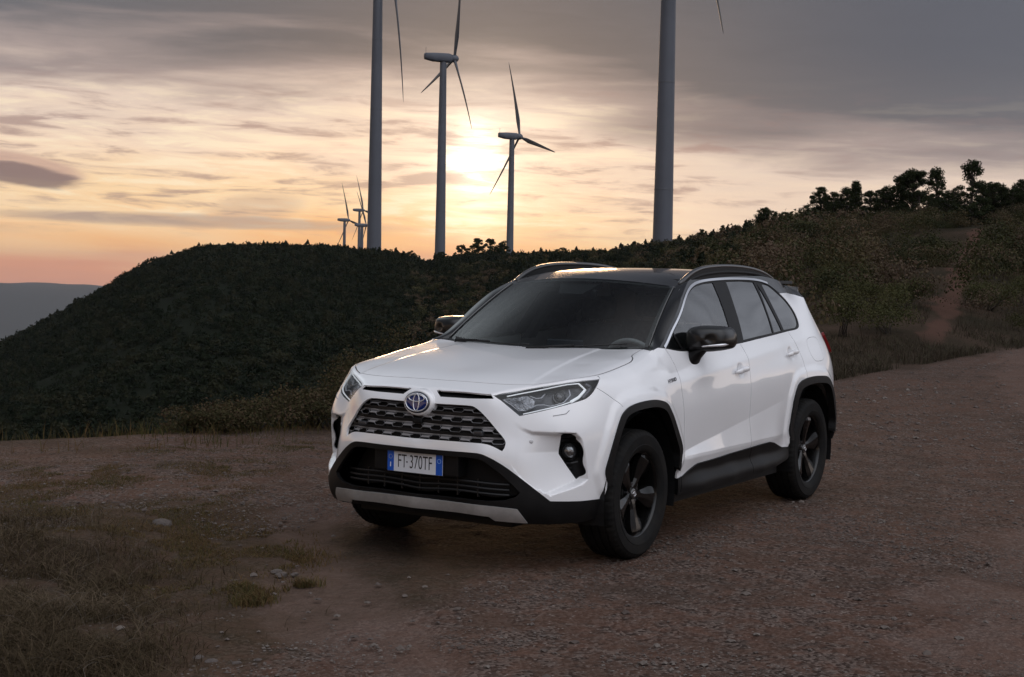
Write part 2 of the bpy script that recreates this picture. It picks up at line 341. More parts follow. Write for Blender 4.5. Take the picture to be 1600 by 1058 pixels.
# ================= vegetation =================
def leafmat(name, stops, rough=.75, tr=.0, tint=False):
    m = bpy.data.materials.new(name); m.use_nodes = True; t = m.node_tree; b = t.nodes['Principled BSDF']; b.inputs['Roughness'].default_value = rough; b.inputs['Specular IOR Level'].default_value = .06
    g = t.nodes.new('ShaderNodeNewGeometry'); tcn = t.nodes.new('ShaderNodeTexCoord'); n = noise(t, tcn.outputs['Object'], .35, 3, .6); n2 = noise(t, tcn.outputs['Object'], 2.2, 2, .5)
    f = S(t, g.outputs['Random Per Island'])*.30+n*.55+n2*.35-.10
    if tint:
        at_ = t.nodes.new('ShaderNodeAttribute'); at_.attribute_name = 'tint'; f = S(t, g.outputs['Random Per Island'])*.14+n*.25+S(t, at_.outputs['Fac'])*.62
    t.links.new(ramp(t, f, stops), b.inputs['Base Color'])
    if tr:
        tl = t.nodes.new('ShaderNodeBsdfTranslucent'); t.links.new(ramp(t, f, stops), tl.inputs[0]); mx = t.nodes.new('ShaderNodeMixShader'); mx.inputs[0].default_value = tr
        t.links.new(b.outputs[0], mx.inputs[1]); t.links.new(tl.outputs[0], mx.inputs[2]); t.links.new(mx.outputs[0], t.nodes['Material Output'].inputs[0])
    return m
M_FOR = leafmat('forest_foliage', [(.2, (.009,.013,.008)), (.5, (.015,.020,.011)), (.8, (.027,.027,.015))], tr=.15, tint=True)
M_SHR = leafmat('scrub_foliage', [(.2, (.020,.023,.011)), (.42, (.042,.043,.018)), (.56, (.066,.050,.026)), (.70, (.085,.058,.042)), (.85, (.060,.060,.026))], tr=.15, tint=True)
M_SHR1 = leafmat('rim_scrub_foliage', [(.2, (.020,.023,.011)), (.45, (.050,.044,.020)), (.7, (.085,.052,.036))], tr=.15)
M_PIN = leafmat('pine_foliage', [(.2, (.012,.017,.008)), (.6, (.028,.035,.015)), (.9, (.05,.05,.022))], tr=.2)
M_GRS = leafmat('grass_blades', [(.25, (.036,.044,.014)), (.42, (.080,.066,.026)), (.62, (.115,.070,.034)), (.85, (.14,.095,.052))], tr=.2)
M_DRY = leafmat('dry_stalks', [(.25, (.022,.017,.011)), (.45, (.060,.042,.026)), (.58, (.055,.042,.022)), (.72, (.110,.080,.054)), (.9, (.20,.155,.11))], tr=.1)
M_BRK = mat('bark', (.045,.034,.027), .9, var=.4, vscale=12, bump=.5, bscale=30, bdist=.02)
M_STN = leafmat('loose_stones', [(.2, (.060,.046,.040)), (.5, (.105,.086,.076)), (.85, (.20,.175,.155))], .9)
def rdir(n):
    v = rng.normal(size=(n,3)); return v/np.linalg.norm(v, axis=1)[:,None]
def leaves(C, size, up=.0):
    """one four-cornered leaf per point"""
    n = len(C); u = rdir(n); u[:,2] += up; u /= np.linalg.norm(u, axis=1)[:,None]; w = rdir(n); v = np.cross(u, w); v /= np.linalg.norm(v, axis=1)[:,None]+1e-9
    s = (size*(.6+.8*rng.random(n)))[:,None] if np.isscalar(size) else (size*(.6+.8*rng.random(n)))[:,None]
    V = np.stack([C-u*s*.6, C+v*s*.38, C+u*s*.6, C-v*s*.38], 1).reshape(-1,3); F = np.arange(4*n).reshape(-1,4); return V, F
def tri_leaves(C, size):
    n = len(C); u = rdir(n); w = rdir(n); v = np.cross(u, w); v /= np.linalg.norm(v, axis=1)[:,None]+1e-9; s = (size*(.6+.8*rng.random(n)))[:,None]
    V = np.stack([C-u*s*.5-v*s*.35, C+v*s*.5, C+u*s*.5-v*s*.2], 1).reshape(-1,3); return V, np.arange(3*n).reshape(-1,3)
def blob(n, rx, ry, rz, shell=.55):
    d = rdir(n); r = (shell+(1-shell)*rng.random(n))[:,None]; return d*r*np.array([rx, ry, rz])
def bushpts(n, w, h, k=6):
    """points of a lumpy crown of width w and height h standing on z = 0"""
    P = []; cs_ = [(rng.normal(0, .24*w), rng.normal(0, .24*w), h*(.30+.42*rng.random()), w*(.20+.14*rng.random())) for _ in range(k)]
    for c in cs_: m = n//k; P.append(np.array(c[:3])+blob(m, c[3], c[3], min(c[3], h*.34), .4))
    P = np.vstack(P); P[:,2] = np.abs(P[:,2]); return P
def leavesN(C, Nn, size, jit=.45, tri=False):
    """leaves lying roughly in the skin of the crown, so that each clump catches light from above"""
    n = len(C); N_ = Nn+rng.normal(0, jit, (n,3)); N_ /= np.linalg.norm(N_, axis=1)[:,None]; u = np.cross(N_, rdir(n)); u /= np.linalg.norm(u, axis=1)[:,None]+1e-9; v = np.cross(N_, u); s = (size*(.6+.8*rng.random(n)))[:,None]
    if tri: V = np.stack([C-u*s*.55-v*s*.35, C+v*s*.55, C+u*s*.55-v*s*.25], 1).reshape(-1,3); return V, np.arange(3*n).reshape(-1,3)
    V = np.stack([C-u*s*.6, C+v*s*.42, C+u*s*.6, C-v*s*.42], 1).reshape(-1,3); return V, np.arange(4*n).reshape(-1,4)
def bushN(n, w, h, k=6, shell=.72):
    P = []; Q = []
    for i in range(k):
        c = np.array((rng.normal(0, .22*w), rng.normal(0, .22*w), h*(.22+.48*rng.random()))); r = w*(.19+.13*rng.random()); rz = min(r*.95, h*.36); m = n//k
        d = rdir(m); d[:,2] = np.where(d[:,2] < -.25, -d[:,2], d[:,2]); rr_ = (shell+(1-shell)*rng.random(m))*(1+.18*rng.normal(size=m)); P.append(c+d*rr_[:,None]*np.array([r,r,rz])); Q.append(d)
    P = np.vstack(P); P[:,2] = np.abs(P[:,2]); return P, np.vstack(Q)
def coneN(n, w, h):
    t_ = rng.random(n)**.8; a = rng.random(n)*6.283; r = w*.5*(1-t_)**.75*(.75+.3*rng.random(n)*np.sin(t_*31)**2); return np.stack([r*np.cos(a), r*np.sin(a), h*(.06+.94*t_)], -1), np.stack([np.cos(a), np.sin(a), .55+0*a], -1)
# variants reused with random turns and sizes
def scatter(name, variants, X, Y, scl, m, faces, zoff=0):
    V = []; 
    Z = tz(X, Y); idx = rng.integers(0, len(variants), len(X)); rot = rng.random(len(X))*6.283; tn = []
    for k, (VV, FF) in enumerate(variants):
        s = np.where(idx == k)[0]
        if len(s) == 0: continue
        c, d = np.cos(rot[s])[:,None], np.sin(rot[s])[:,None]; x = VV[None,:,0]*c-VV[None,:,1]*d; y = VV[None,:,0]*d+VV[None,:,1]*c
        hs = scl[s][:,None]; hz = hs*(.8+.4*rng.random(len(s)))[:,None]
        P = np.stack([x*hs+X[s][:,None], y*hs+Y[s][:,None], VV[None,:,2]*hz+Z[s][:,None]+zoff], -1); tn.append(np.repeat(rng.random(len(s)), len(VV))); V.append((P.reshape(-1,3), (FF[None]+(np.arange(len(s))*len(VV))[:,None,None]).reshape(-1,FF.shape[1])))
    b = 0; VA = []; FA = []
    for v, f in V: VA.append(v); FA.append(f+b); b += len(v)
    o = mk(name, np.vstack(VA), np.vstack(FA), m, None, False); at = o.data.attributes.new('tint', 'FLOAT', 'POINT'); at.data.foreach_set('value', np.concatenate(tn).astype(np.float32)); return o
# ---- wooded hill across the valley ----
def conepts(n, w, h):
    t_ = rng.random(n)**.8; r = w*.5*(1-t_)**.75*(.45+.55*rng.random(n)); a = rng.random(n)*6.283; return np.stack([r*np.cos(a), r*np.sin(a), h*(.12+.88*t_)], -1)
fv = [leavesN(*bushN(104, 2.5, 2.2, 7), .36, .4, True) for _ in range(7)]+[leavesN(*coneN(66, 2.2, 2.7), .44, .4, True) for _ in range(1)]
N = 21000; a_ = rng.uniform(-24, 9.5, N); r_ = np.sqrt(rng.uniform(88**2, 450**2, N)); keep = r_ < itp(RC, a_)+14; a_, r_ = a_[keep], r_[keep]
X, Y = polar(a_, r_); dn = fbm(X, Y, 26, 3, 41); k = rng.random(len(X)) < 1.0+dn*.7; X, Y, r_ = X[k], Y[k], r_[k]
forest = scatter('forest', fv, X, Y, (.45+.6*rng.random(len(X)))*(.8+.3*sstep(200, 380, r_)), M_FOR, 3, -.25)
tag(forest, 'dark low pine wood covering the hill across the valley', 'woodland', kind='stuff')
# ---- scrub on the near hill ----
sv = [leavesN(*bushN(640, 1.35, .95, 10), .050) for _ in range(7)]
N = 2700; a_ = rng.uniform(1.5, 30, N); r_ = np.sqrt(rng.uniform(20**2, 150**2, N)); ed = itp(EDGE, a_); keep = (r_ < itp(RC, a_)+6)&(r_ > ed+3.5)
pa_ = np.interp(r_, [p[0] for p in PATH], [p[1] for p in PATH]); pw_ = np.interp(r_, [30,36,41,51,68,92], [.1,.5,.62,.48,.30,.24]); keep &= abs(a_-pa_) > pw_+.32-.15*(r_>60)
a_, r_ = a_[keep], r_[keep]; X, Y = polar(a_, r_); kk = fbm(X, Y, 5.5, 3, 57) > -.08; X, Y = X[kk], Y[kk]
scrub = scatter('scrub', sv, X, Y, .50+1.35*rng.random(len(X))**1.6, M_SHR, 4, -.08); tag(scrub, 'low mixed scrub covering the slope behind the car', 'scrub', kind='stuff')
# mid slope between the two hills
N = 2100; a_ = rng.uniform(-4, 13, N); r_ = np.sqrt(rng.uniform(60**2, 300**2, N)); keep = (r_ < itp(RC, a_)+5); a_, r_ = a_[keep], r_[keep]; X, Y = polar(a_, r_)
mv = [leavesN(*bushN(300, 2.0, 1.4, 8), .15, .45, True) for _ in range(6)]
mid = scatter('hillside_scrub', mv, X, Y, .5+.95*rng.random(len(X))**1.4, M_SHR, 3, -.15); tag(mid, 'brownish bushes over the ridge behind the car roof', 'scrub', kind='stuff')
# ---- dry grass at the road edge and around ----
def blades(X, Y, H, m, name, width=.006, lean=.5, seg=3, z=None):
    n = len(X); Z = tz(X, Y) if z is None else z; a = rng.random(n)*6.283; L = H*lean*rng.random(n); wv = rng.random(n)*6.283
    V = np.zeros((n, 2*seg+1, 3))
    for k in range(seg+1):
        t_ = k/seg; cx = X+np.cos(a)*L*t_*t_; cy = Y+np.sin(a)*L*t_*t_; cz = Z-.01+H*(t_-.25*t_*t_*lean)
        if k < seg:
            hw = width*(1-.75*t_)*.5; V[:,2*k] = np.stack([cx-np.cos(wv)*hw, cy-np.sin(wv)*hw, cz], -1); V[:,2*k+1] = np.stack([cx+np.cos(wv)*hw, cy+np.sin(wv)*hw, cz], -1)
        else: V[:,2*seg] = np.stack([cx, cy, cz], -1)
    F = []
    for k in range(seg-1): F += [(2*k, 2*k+1, 2*k+3), (2*k, 2*k+3, 2*k+2)]
    F.append((2*seg-2, 2*seg-1, 2*seg)); F = np.array(F); FA = (F[None]+(np.arange(n)*(2*seg+1))[:,None,None]).reshape(-1,3)
    return V.reshape(-1,3), FA
def joinvf(L):
    b = 0; VA = []; FA = []
    for v, f in L: VA.append(v); FA.append(f+b); b += len(v)
    return np.vstack(VA), np.vstack(FA)
N = 52000; a_ = rng.uniform(6, 30, N); ed = itp(EDGE, a_); r_ = ed+.5+rng.random(N)**1.5*22; X, Y = polar(a_, r_); pa_ = np.interp(r_, [p[0] for p in PATH], [p[1] for p in PATH]); k = (rng.random(N) < .55+fbm(X, Y, 2.2, 3, 51)*1.6)&((abs(a_-pa_) > .5)|(r_ < 37)); X, Y, r_ = X[k], Y[k], r_[k]
v, f = blades(X, Y, .08+.30*rng.random(len(X))**1.3, M_DRY, '', width=.014, lean=1.2)
M_STRAW = leafmat('roadside_straw', [(.25, (.030,.026,.018)), (.45, (.052,.038,.028)), (.62, (.048,.044,.026)), (.85, (.085,.062,.046))], tr=.1)
o = mk('roadside_grass', v, f, M_STRAW, None, False); tag(o, 'dry brown grass along the far edge of the road', 'grass', kind='stuff')
# left rim of the plateau
N = 6000; a_ = rng.uniform(-24, 2, N); ed = itp(EDGE, a_); r_ = ed-.5+rng.random(N)*2.2; X, Y = polar(a_, r_); k = rng.random(N) < .35+fbm(X, Y, 1.6, 3, 52)*1.7; X, Y = X[k], Y[k]
v, f = blades(X, Y, .05+.20*rng.random(len(X))**2, M_DRY, '', width=.008, lean=.7); o = mk('rim_grass', v, f, M_GRS, None, False); tag(o, 'thin grass along the rim where the ground drops away', 'grass', kind='stuff')
# dry field in the near left corner
def field(n, c0, c1, w):
    t_ = rng.random(n); p = np.array(c0)[None]*(1-t_[:,None])+np.array(c1)[None]*t_[:,None]; return p[:,0]+rng.normal(0, w, n), p[:,1]+rng.normal(0, w, n)
L = []
for (c0, c1, w, n) in (((3.05,-2.5),(3.6,-1.35),.30,4500), ((3.5,-1.5),(4.25,-.55),.30,7500), ((4.1,-.8),(4.75,-.02),.22,9500), ((3.3,-1.3),(4.1,-.35),.30,3000), ((4.3,-.2),(4.8,.42),.14,4500)):
    X, Y = field(n, c0, c1, w); k = fbm(X, Y, .35, 3, 61) > -.22; X, Y = X[k], Y[k]; L.append(blades(X, Y, (.03+.15*rng.random(len(X))**1.9), M_DRY, '', width=.0046, lean=1.7, seg=4))
v, f = joinvf(L); o = mk('dry_grass', v, f, M_DRY, None, False); tag(o, 'matted dry brown grass in the near left corner', 'grass', kind='stuff')
GP = [(.13,-3.33,.5),(.34,-3.04,.5),(.85,-3.65,.5),(1.3,-3.38,.35),(1.66,-2.2,.30),(2.14,-1.63,.45),(2.49,-1.48,.35),(2.55,-.91,.32),(2.57,-.65,.30),(3.19,-.28,.17),(3.03,-.11,.10),(2.5,-2.59,.3),(1.92,-3.22,.4),(2.9,-1.7,.3),(1.19,-4.43,.5),(-1.29,-3.68,.5),(1.15,-2.41,.3),(3.32,-.83,.25),(2.91,-.96,.25),(1.67,-3.64,.4),(-.5,-4.4,.5),(1.08,-3.92,.4),(2.3,-1.2,.3),(2.0,-2.0,.35),(2.75,-1.25,.3),(3.0,-2.2,.4),(2.2,-2.9,.4),(3.4,-.1,.10),(3.45,-.5,.2)]
L = []
for (x, y, w) in GP:
    n = int(7000*w); X = x+rng.normal(0, w*.55, n); Y = y+rng.normal(0, w*.42, n); k = fbm(X, Y, .22, 3, 71) > -.12; X, Y = X[k], Y[k]
    hh = .030 if w != .17 and w != .10 else .055
    L.append(blades(X, Y, hh*(.45+.9*rng.random(len(X))), M_GRS, '', width=.0055, lean=1.1, seg=2))
v, f = joinvf(L); o = mk('short_grass', v, f, M_GRS, None, False); tag(o, 'patches of short green-brown grass on the bare earth', 'grass', kind='stuff')
# bent dead twigs above the dry field
q = MB()
for i in range(70):
    X, Y = field(1, *( ((3.1,-1.9),(3.9,-.7),.35) if i % 2 else ((4.0,-.8),(4.7,.2),.22) )); x, y = X[0], Y[0]; z = tz(x, y)[0]; a = rng.random()*6.28; L_ = .10+.20*rng.random(); pts = []
    cx, cy, cz = x, y, z+.01; el_ = .5+rng.random()*.8
    for k in range(7):
        pts.append((cx, cy, cz)); a += rng.normal(0, .35); el_ -= .16+rng.normal(0, .1); cx += L_/6*math.cos(a)*math.cos(el_); cy += L_/6*math.sin(a)*math.cos(el_); cz = max(cz+L_/6*math.sin(el_), z+.01)
    q.tube(pts, [.0013-.00013*k for k in range(7)], 4, cap=False)
o = q.build('dead_twigs', mat('pale_twig', (.115,.092,.074), .85, var=.4, vscale=8), None, smooth=True); tag(o, 'pale bent dead stems lying over the dry grass', 'twigs', kind='stuff')
# ---- loose stones ----
def stones(n, size):
    ico = np.array([(1,0,0),(-1,0,0),(0,1,0),(0,-1,0),(0,0,1),(0,0,-1),(.6,.6,.5),(-.6,.6,.5),(.6,-.6,.5),(-.6,-.6,.5)]); F = np.array([(0,2,6),(6,2,4),(6,4,0),(2,1,7),(7,1,4),(7,4,2),(1,3,9),(9,3,4),(9,4,1),(3,0,8),(8,0,4),(8,4,3)])
    return ico, F
ico, IF = stones(0, 0)
def stonefield(n, a0, a1, r0, r1, s0, s1, pw=1.0, dens_k=None):
    a = rng.uniform(a0, a1, n); r = r0+(r1-r0)*rng.random(n)**pw; X, Y = polar(a, r); k = (r < itp(EDGE, a)-.5)&~((abs(X) < 2.2)&(abs(Y) < .75))
    X, Y = X[k], Y[k]; 
    if dens_k is not None: kk = fbm(X, Y, .8, 3, dens_k) > -.05; X, Y = X[kk], Y[kk]
    n = len(X); s = s0+(s1-s0)*rng.random(n)**3; Z = tz(X, Y); rt = rng.random(n)*6.28
    P = ico[None]*(.75+.5*rng.random((n,10,1)))*s[:,None,None]*np.stack([.8+.5*rng.random(n), .7+.4*rng.random(n), .45+.3*rng.random(n)], -1)[:,None]
    c, d = np.cos(rt)[:,None], np.sin(rt)[:,None]; x = P[...,0]*c-P[...,1]*d; y = P[...,0]*d+P[...,1]*c
    V = np.stack([x+X[:,None], y+Y[:,None], P[...,2]+Z[:,None]+s[:,None]*.12], -1); return V.reshape(-1,3), (IF[None]+(np.arange(n)*10)[:,None,None]).reshape(-1,3)
L = [stonefield(34000, -22, 22, 4.4, 10, .003, .010, .8, 81), stonefield(16000, -22, 22, 8, 20, .005, .016, 1.1, 81), stonefield(700, -22, 22, 4.8, 16, .012, .026, 1.0), stonefield(2500, 8, 22, 14, 36, .010, .035, 1.0)]
v, f = joinvf(L); o = mk('gravel', v, f, M_STN, None, False); tag(o, 'loose gravel scattered over the dirt', 'gravel', kind='stuff')
def rock(x, y, s, lab, grp):
    bm = bmesh.new(); bmesh.ops.create_icosphere(bm, subdivisions=2, radius=1)
    for v_ in bm.verts:
        k = 1+.45*float(vnoise(np.array([v_.co.x*1.4+x*9]), np.array([v_.co.y*1.4+v_.co.z*2+y*7]), 3)[0]); v_.co = Vector((v_.co.x*k*s, v_.co.y*k*s*.7, v_.co.z*k*s*.42))
    me = bpy.data.meshes.new('rock'); bm.to_mesh(me); bm.free(); me.materials.append(M_ROCK); o = link(bpy.data.objects.new('rock', me)); o.location = (x, y, float(tz(x, y)[0])-s*.06); o.rotation_euler = (0, 0, x*7+y*3); tag(o, lab, 'rock', grp)
M_ROCK = mat('pale_rock', (.085,.068,.060), .9, var=.45, vscale=9, bump=.7, bscale=30, bdist=.02)
for x, y, s, l_ in ((2.83,-.44,.036,'left one of the three pale stones behind the green grass tuft'),(2.88,-.37,.042,'biggest, middle one of the three pale stones behind the green grass tuft'),(2.82,-.33,.026,'smallest, right one of the three pale stones behind the green grass tuft')): rock(x, y, s, l_, 'pale stones by the grass tuft')
for x, y, s, l_ in ((4.24,.37,.026,'leftmost stone of the small cluster at the near edge by the dry grass'),(4.25,.45,.032,'largest stone of the small cluster at the near edge by the dry grass'),(4.20,.54,.022,'third stone from the left in the cluster at the near edge'),(4.12,.58,.020,'rightmost and smallest stone of the cluster at the near edge')): rock(x, y, s, l_, 'stones near the camera')
rock(2.28,-1.83,.085, 'broad half-buried grey stone slab among the grass patches', None)
for a, r, s, l_ in ((10.6,70,.34,'pale rock low on the slope just above the car roof'),(11.1,72,.28,'smaller pale rock beside the one just above the car roof'),(14.0,66,.34,'pale rock in the scrub midway up the slope'),(14.5,67,.28,'pale rock right beside the one midway up the slope'),(15.9,60,.22,'pale rock a little left of the reddish path'),(18.3,58,.24,'pale rock right of the reddish path')):
    X, Y = polar(a, r); rock(X, Y, s, l_, 'rock outcrops on the slope')
# ---- single trees along the ridges ----
def pine(a, r, h, kind, lab, grp=None, w=None):
    x, y = polar(a, r); z = float(tz(x, y)[0])-.1; root = empty('pine_tree', (x, y, z)); tag(root, lab, 'tree', grp)
    w = w or h*.8; q = MB(); lean = rng.normal(0, .06)
    q.tube([(0,0,-.2),(lean*h*.3,0,h*.3),(lean*h*.7,.02*h,h*.6),(lean*h,0,h*.88)], [h*.026,h*.021,h*.013,h*.004], 7)
    n_c = 78 if kind != 'spire' else 60; cl = []
    for i in range(n_c):
        t_ = rng.random()**1.15; aa_ = rng.random()*6.283
        if kind == 'round': prof = math.sqrt(max(.03, 1-((t_-.45)/.56)**2)); zt = .42+.55*t_
        elif kind == 'spire': prof = (1-t_)**.65*.95+.08; zt = .05+.92*t_
        else: prof = math.sqrt(max(.04, 1-((t_-.28)/.74)**2))*(.8+.35*rng.random()); zt = .04+.88*t_
        rr_ = w*.5*prof; k_ = rng.random()**.5; c = np.array([lean*h*zt+rr_*.78*k_*math.cos(aa_), rr_*.78*k_*math.sin(aa_), h*zt]); cr = h*(.050+.060*rng.random())
        cl.append((c, cr)); q.tube([(lean*h*zt*.8, 0, h*max(.05, zt-.16)), tuple(c)], [h*.008, h*.002], 4, cap=False)
    q.build('trunk', M_BRK, root, smooth=True)
    D_ = [blob(150, 1, 1, 1, .35) for _ in cl]; P = np.vstack([c+d_*np.array([s_*1.15, s_*1.15, s_*.72]) for (c, s_), d_ in zip(cl, D_)]); lv, lf = leavesN(P, np.vstack(D_), h*.021 if r < 200 else h*.030); mk('crown', lv, lf, M_PIN, root, False)
    return root
TR = [(9.93,143,2.3,'round','lone round-topped pine standing on the ridge line, left of the row',2.3),
 (10.9,150,1.5,'loose','small bushy pine low on the ridge between the lone pine and the row',2.1),
 (11.5,145,1.6,'loose','low rounded tree just before the start of the pine row',2.4),
 (11.98,132,2.6,'loose','first pine of the ridge row, with a broad loose crown',2.5),
 (12.45,130,2.2,'loose','second pine of the ridge row, squat and loose',2.3),
 (12.95,126,2.5,'loose','third pine of the ridge row, merging with its neighbours',2.3),
 (13.3,124,2.8,'spire','narrow pointed pine near the left end of the row',1.7),
 (13.85,124,2.3,'loose','open-crowned pine with gaps near the middle of the row',2.2),
 (14.4,120,2.4,'loose','wide flat-topped pine in the middle of the ridge row',2.9),
 (14.95,119,2.9,'loose','bulky dark pine right of the flat-topped one',2.6),
 (15.45,118,3.0,'round','broad dark round-headed pine beside the tall pointed pine',2.8),
 (16.30,116,3.9,'spire','tall pointed pine, second tallest on the ridge',2.5),
 (16.85,113,2.3,'loose','low bushy pine between the two tallest pines on the ridge',2.4),
 (17.55,104,4.2,'spire','tallest pine on the ridge, standing above the head of the path',3.4),
 (18.05,108,3.0,'loose','pine leaning against the right side of the tallest pine',2.4),
 (18.6,110,2.4,'loose','pale bushy pine well right of the tallest pine',2.6),
 (19.15,108,2.5,'loose','rounded pine at the right end of the ridge',2.8),
 (19.8,106,2.8,'loose','pine cut by the right edge of the picture',2.8),
 (4.75,300,3.4,'loose','small bushy tree on the skyline left of the big right-hand turbine tower',3.6),
 (7.40,230,2.4,'loose','small ragged tree on the skyline right of the big turbine tower',2.9),
 (8.3,200,1.6,'loose','low ragged tree on the skyline left of the lone round pine',2.2),
 (-2.05,372,5.6,'loose','leftmost tree of the dark skyline clump between two turbine towers',5.4),
 (-1.50,372,7.4,'loose','tallest tree of the dark skyline clump between two turbine towers',6.4),
 (-.95,370,7.0,'loose','broad tree on the right of the dark skyline clump, left of the turbine base',6.6),
 (-.42,370,6.2,'loose','tree in front of the base of the third turbine tower',5.8),
 (-4.15,385,4.6,'loose','broad tree on the skyline just right of the nearest left tower',5.4),
 (-4.75,385,3.2,'loose','small tree on the skyline against the right side of the nearest left tower',4.4),
 (-2.85,378,4.0,'loose','low tree hiding the base of the second turbine tower',5.0),
 (1.9,330,3.2,'loose','low rounded tree on the skyline above the left end of the car roof',4.6),
 (3.4,310,2.2,'loose','small tree on the skyline right of the low rounded one',3.4)]
for a, r, h, kd, lab, w in TR: k_ = 1.42 if 9 < a < 15.7 else 1.1 if a > 15.7 else 1.0; pine(a, r, h*k_, kd, lab, None, w*(1.15 if a > 9 else 1))
for i in range(26):
    a = 7.6+12.6*(i+.6*rng.random())/26; r = float(itp(RC, a))-2-4*rng.random(); h = (1.5+1.3*rng.random())*(.8 if a < 11 else 1.15); pine(a, r, h, ('loose','spire','round','loose')[i%4], 'one of the small dark pines that fill the gaps along the ridge line', 'small pines filling the ridge line', h*(.75+.4*rng.random()))
# ---- single bushes ----
def bush(a, r, w, h, m, lab, grp=None, n=900, ls=.05, stems=True):
    x, y = polar(a, r); root = empty('shrub', (x, y, float(tz(x, y)[0])-.04)); tag(root, lab, 'bush', grp)
    P, Q_ = bushN(n, w, h, 10, .55); lv, lf = leavesN(P, Q_, ls, .6); mk('foliage', lv, lf, m, root, False)
    q = MB()
    for i in range(7):
        t_ = P[rng.integers(0, len(P))]; q.tube([(rng.normal(0, .05), rng.normal(0, .05), 0), (t_[0]*.5, t_[1]*.5, t_[2]*.6), tuple(t_)], [.014,.009,.003], 5)
    q.build('stem', M_BRK, root, smooth=True)
M_OLV = leafmat('olive_foliage', [(.2, (.032,.036,.014)), (.5, (.058,.058,.024)), (.8, (.085,.075,.035))], tr=.2)
G = 'olive green shrubs at the foot of the slope'
for a, r, w, h, l_ in ((12.9,33,1.7,1.2,'nearest olive green shrub, just right of the rear of the car'),(14.6,35,1.8,1.15,'second olive green shrub right of the car, broad and rounded'),(13.7,41,1.6,1.1,'olive green shrub behind the gap between the two nearest ones'),(15.4,43,1.3,1.0,'small olive green shrub left of the foot of the path'),(12.3,45,1.8,1.2,'large olive green shrub higher up behind the nearest one'),(18.3,46,1.6,.9,'greyish olive shrub right of the foot of the path'),(19.5,50,1.7,1.1,'olive green shrub by the right edge of the picture')): bush(a, r, w, h, M_OLV, l_, G, 3000, .040)
G = 'shrubs at the rim left of the car'
for a, r, w, h, l_ in ((-7.2,14.3,.75,.62,'dark straggly shrub nearest the left headlight of the car'),(-7.9,14.8,.8,.52,'second rim shrub left of the car, lower than the nearest'),(-8.9,14.5,.8,.42,'third rim shrub left of the car, reddish brown'),(-10.0,14.2,.8,.40,'fourth rim shrub left of the car, wide and low'),(-11.2,14.0,.75,.34,'fifth rim shrub left of the car, thin and low'),(-6.3,14.8,.9,.95,'tallest rim shrub, half hidden by the front of the car'),(-12.4,14.0,.6,.28,'leftmost and smallest shrub on the rim'),(-5.4,15.4,1.2,1.25,'big dark bush rising behind the left headlight')): bush(a, r, w, h, M_SHR1, l_, G, 3200, .020)
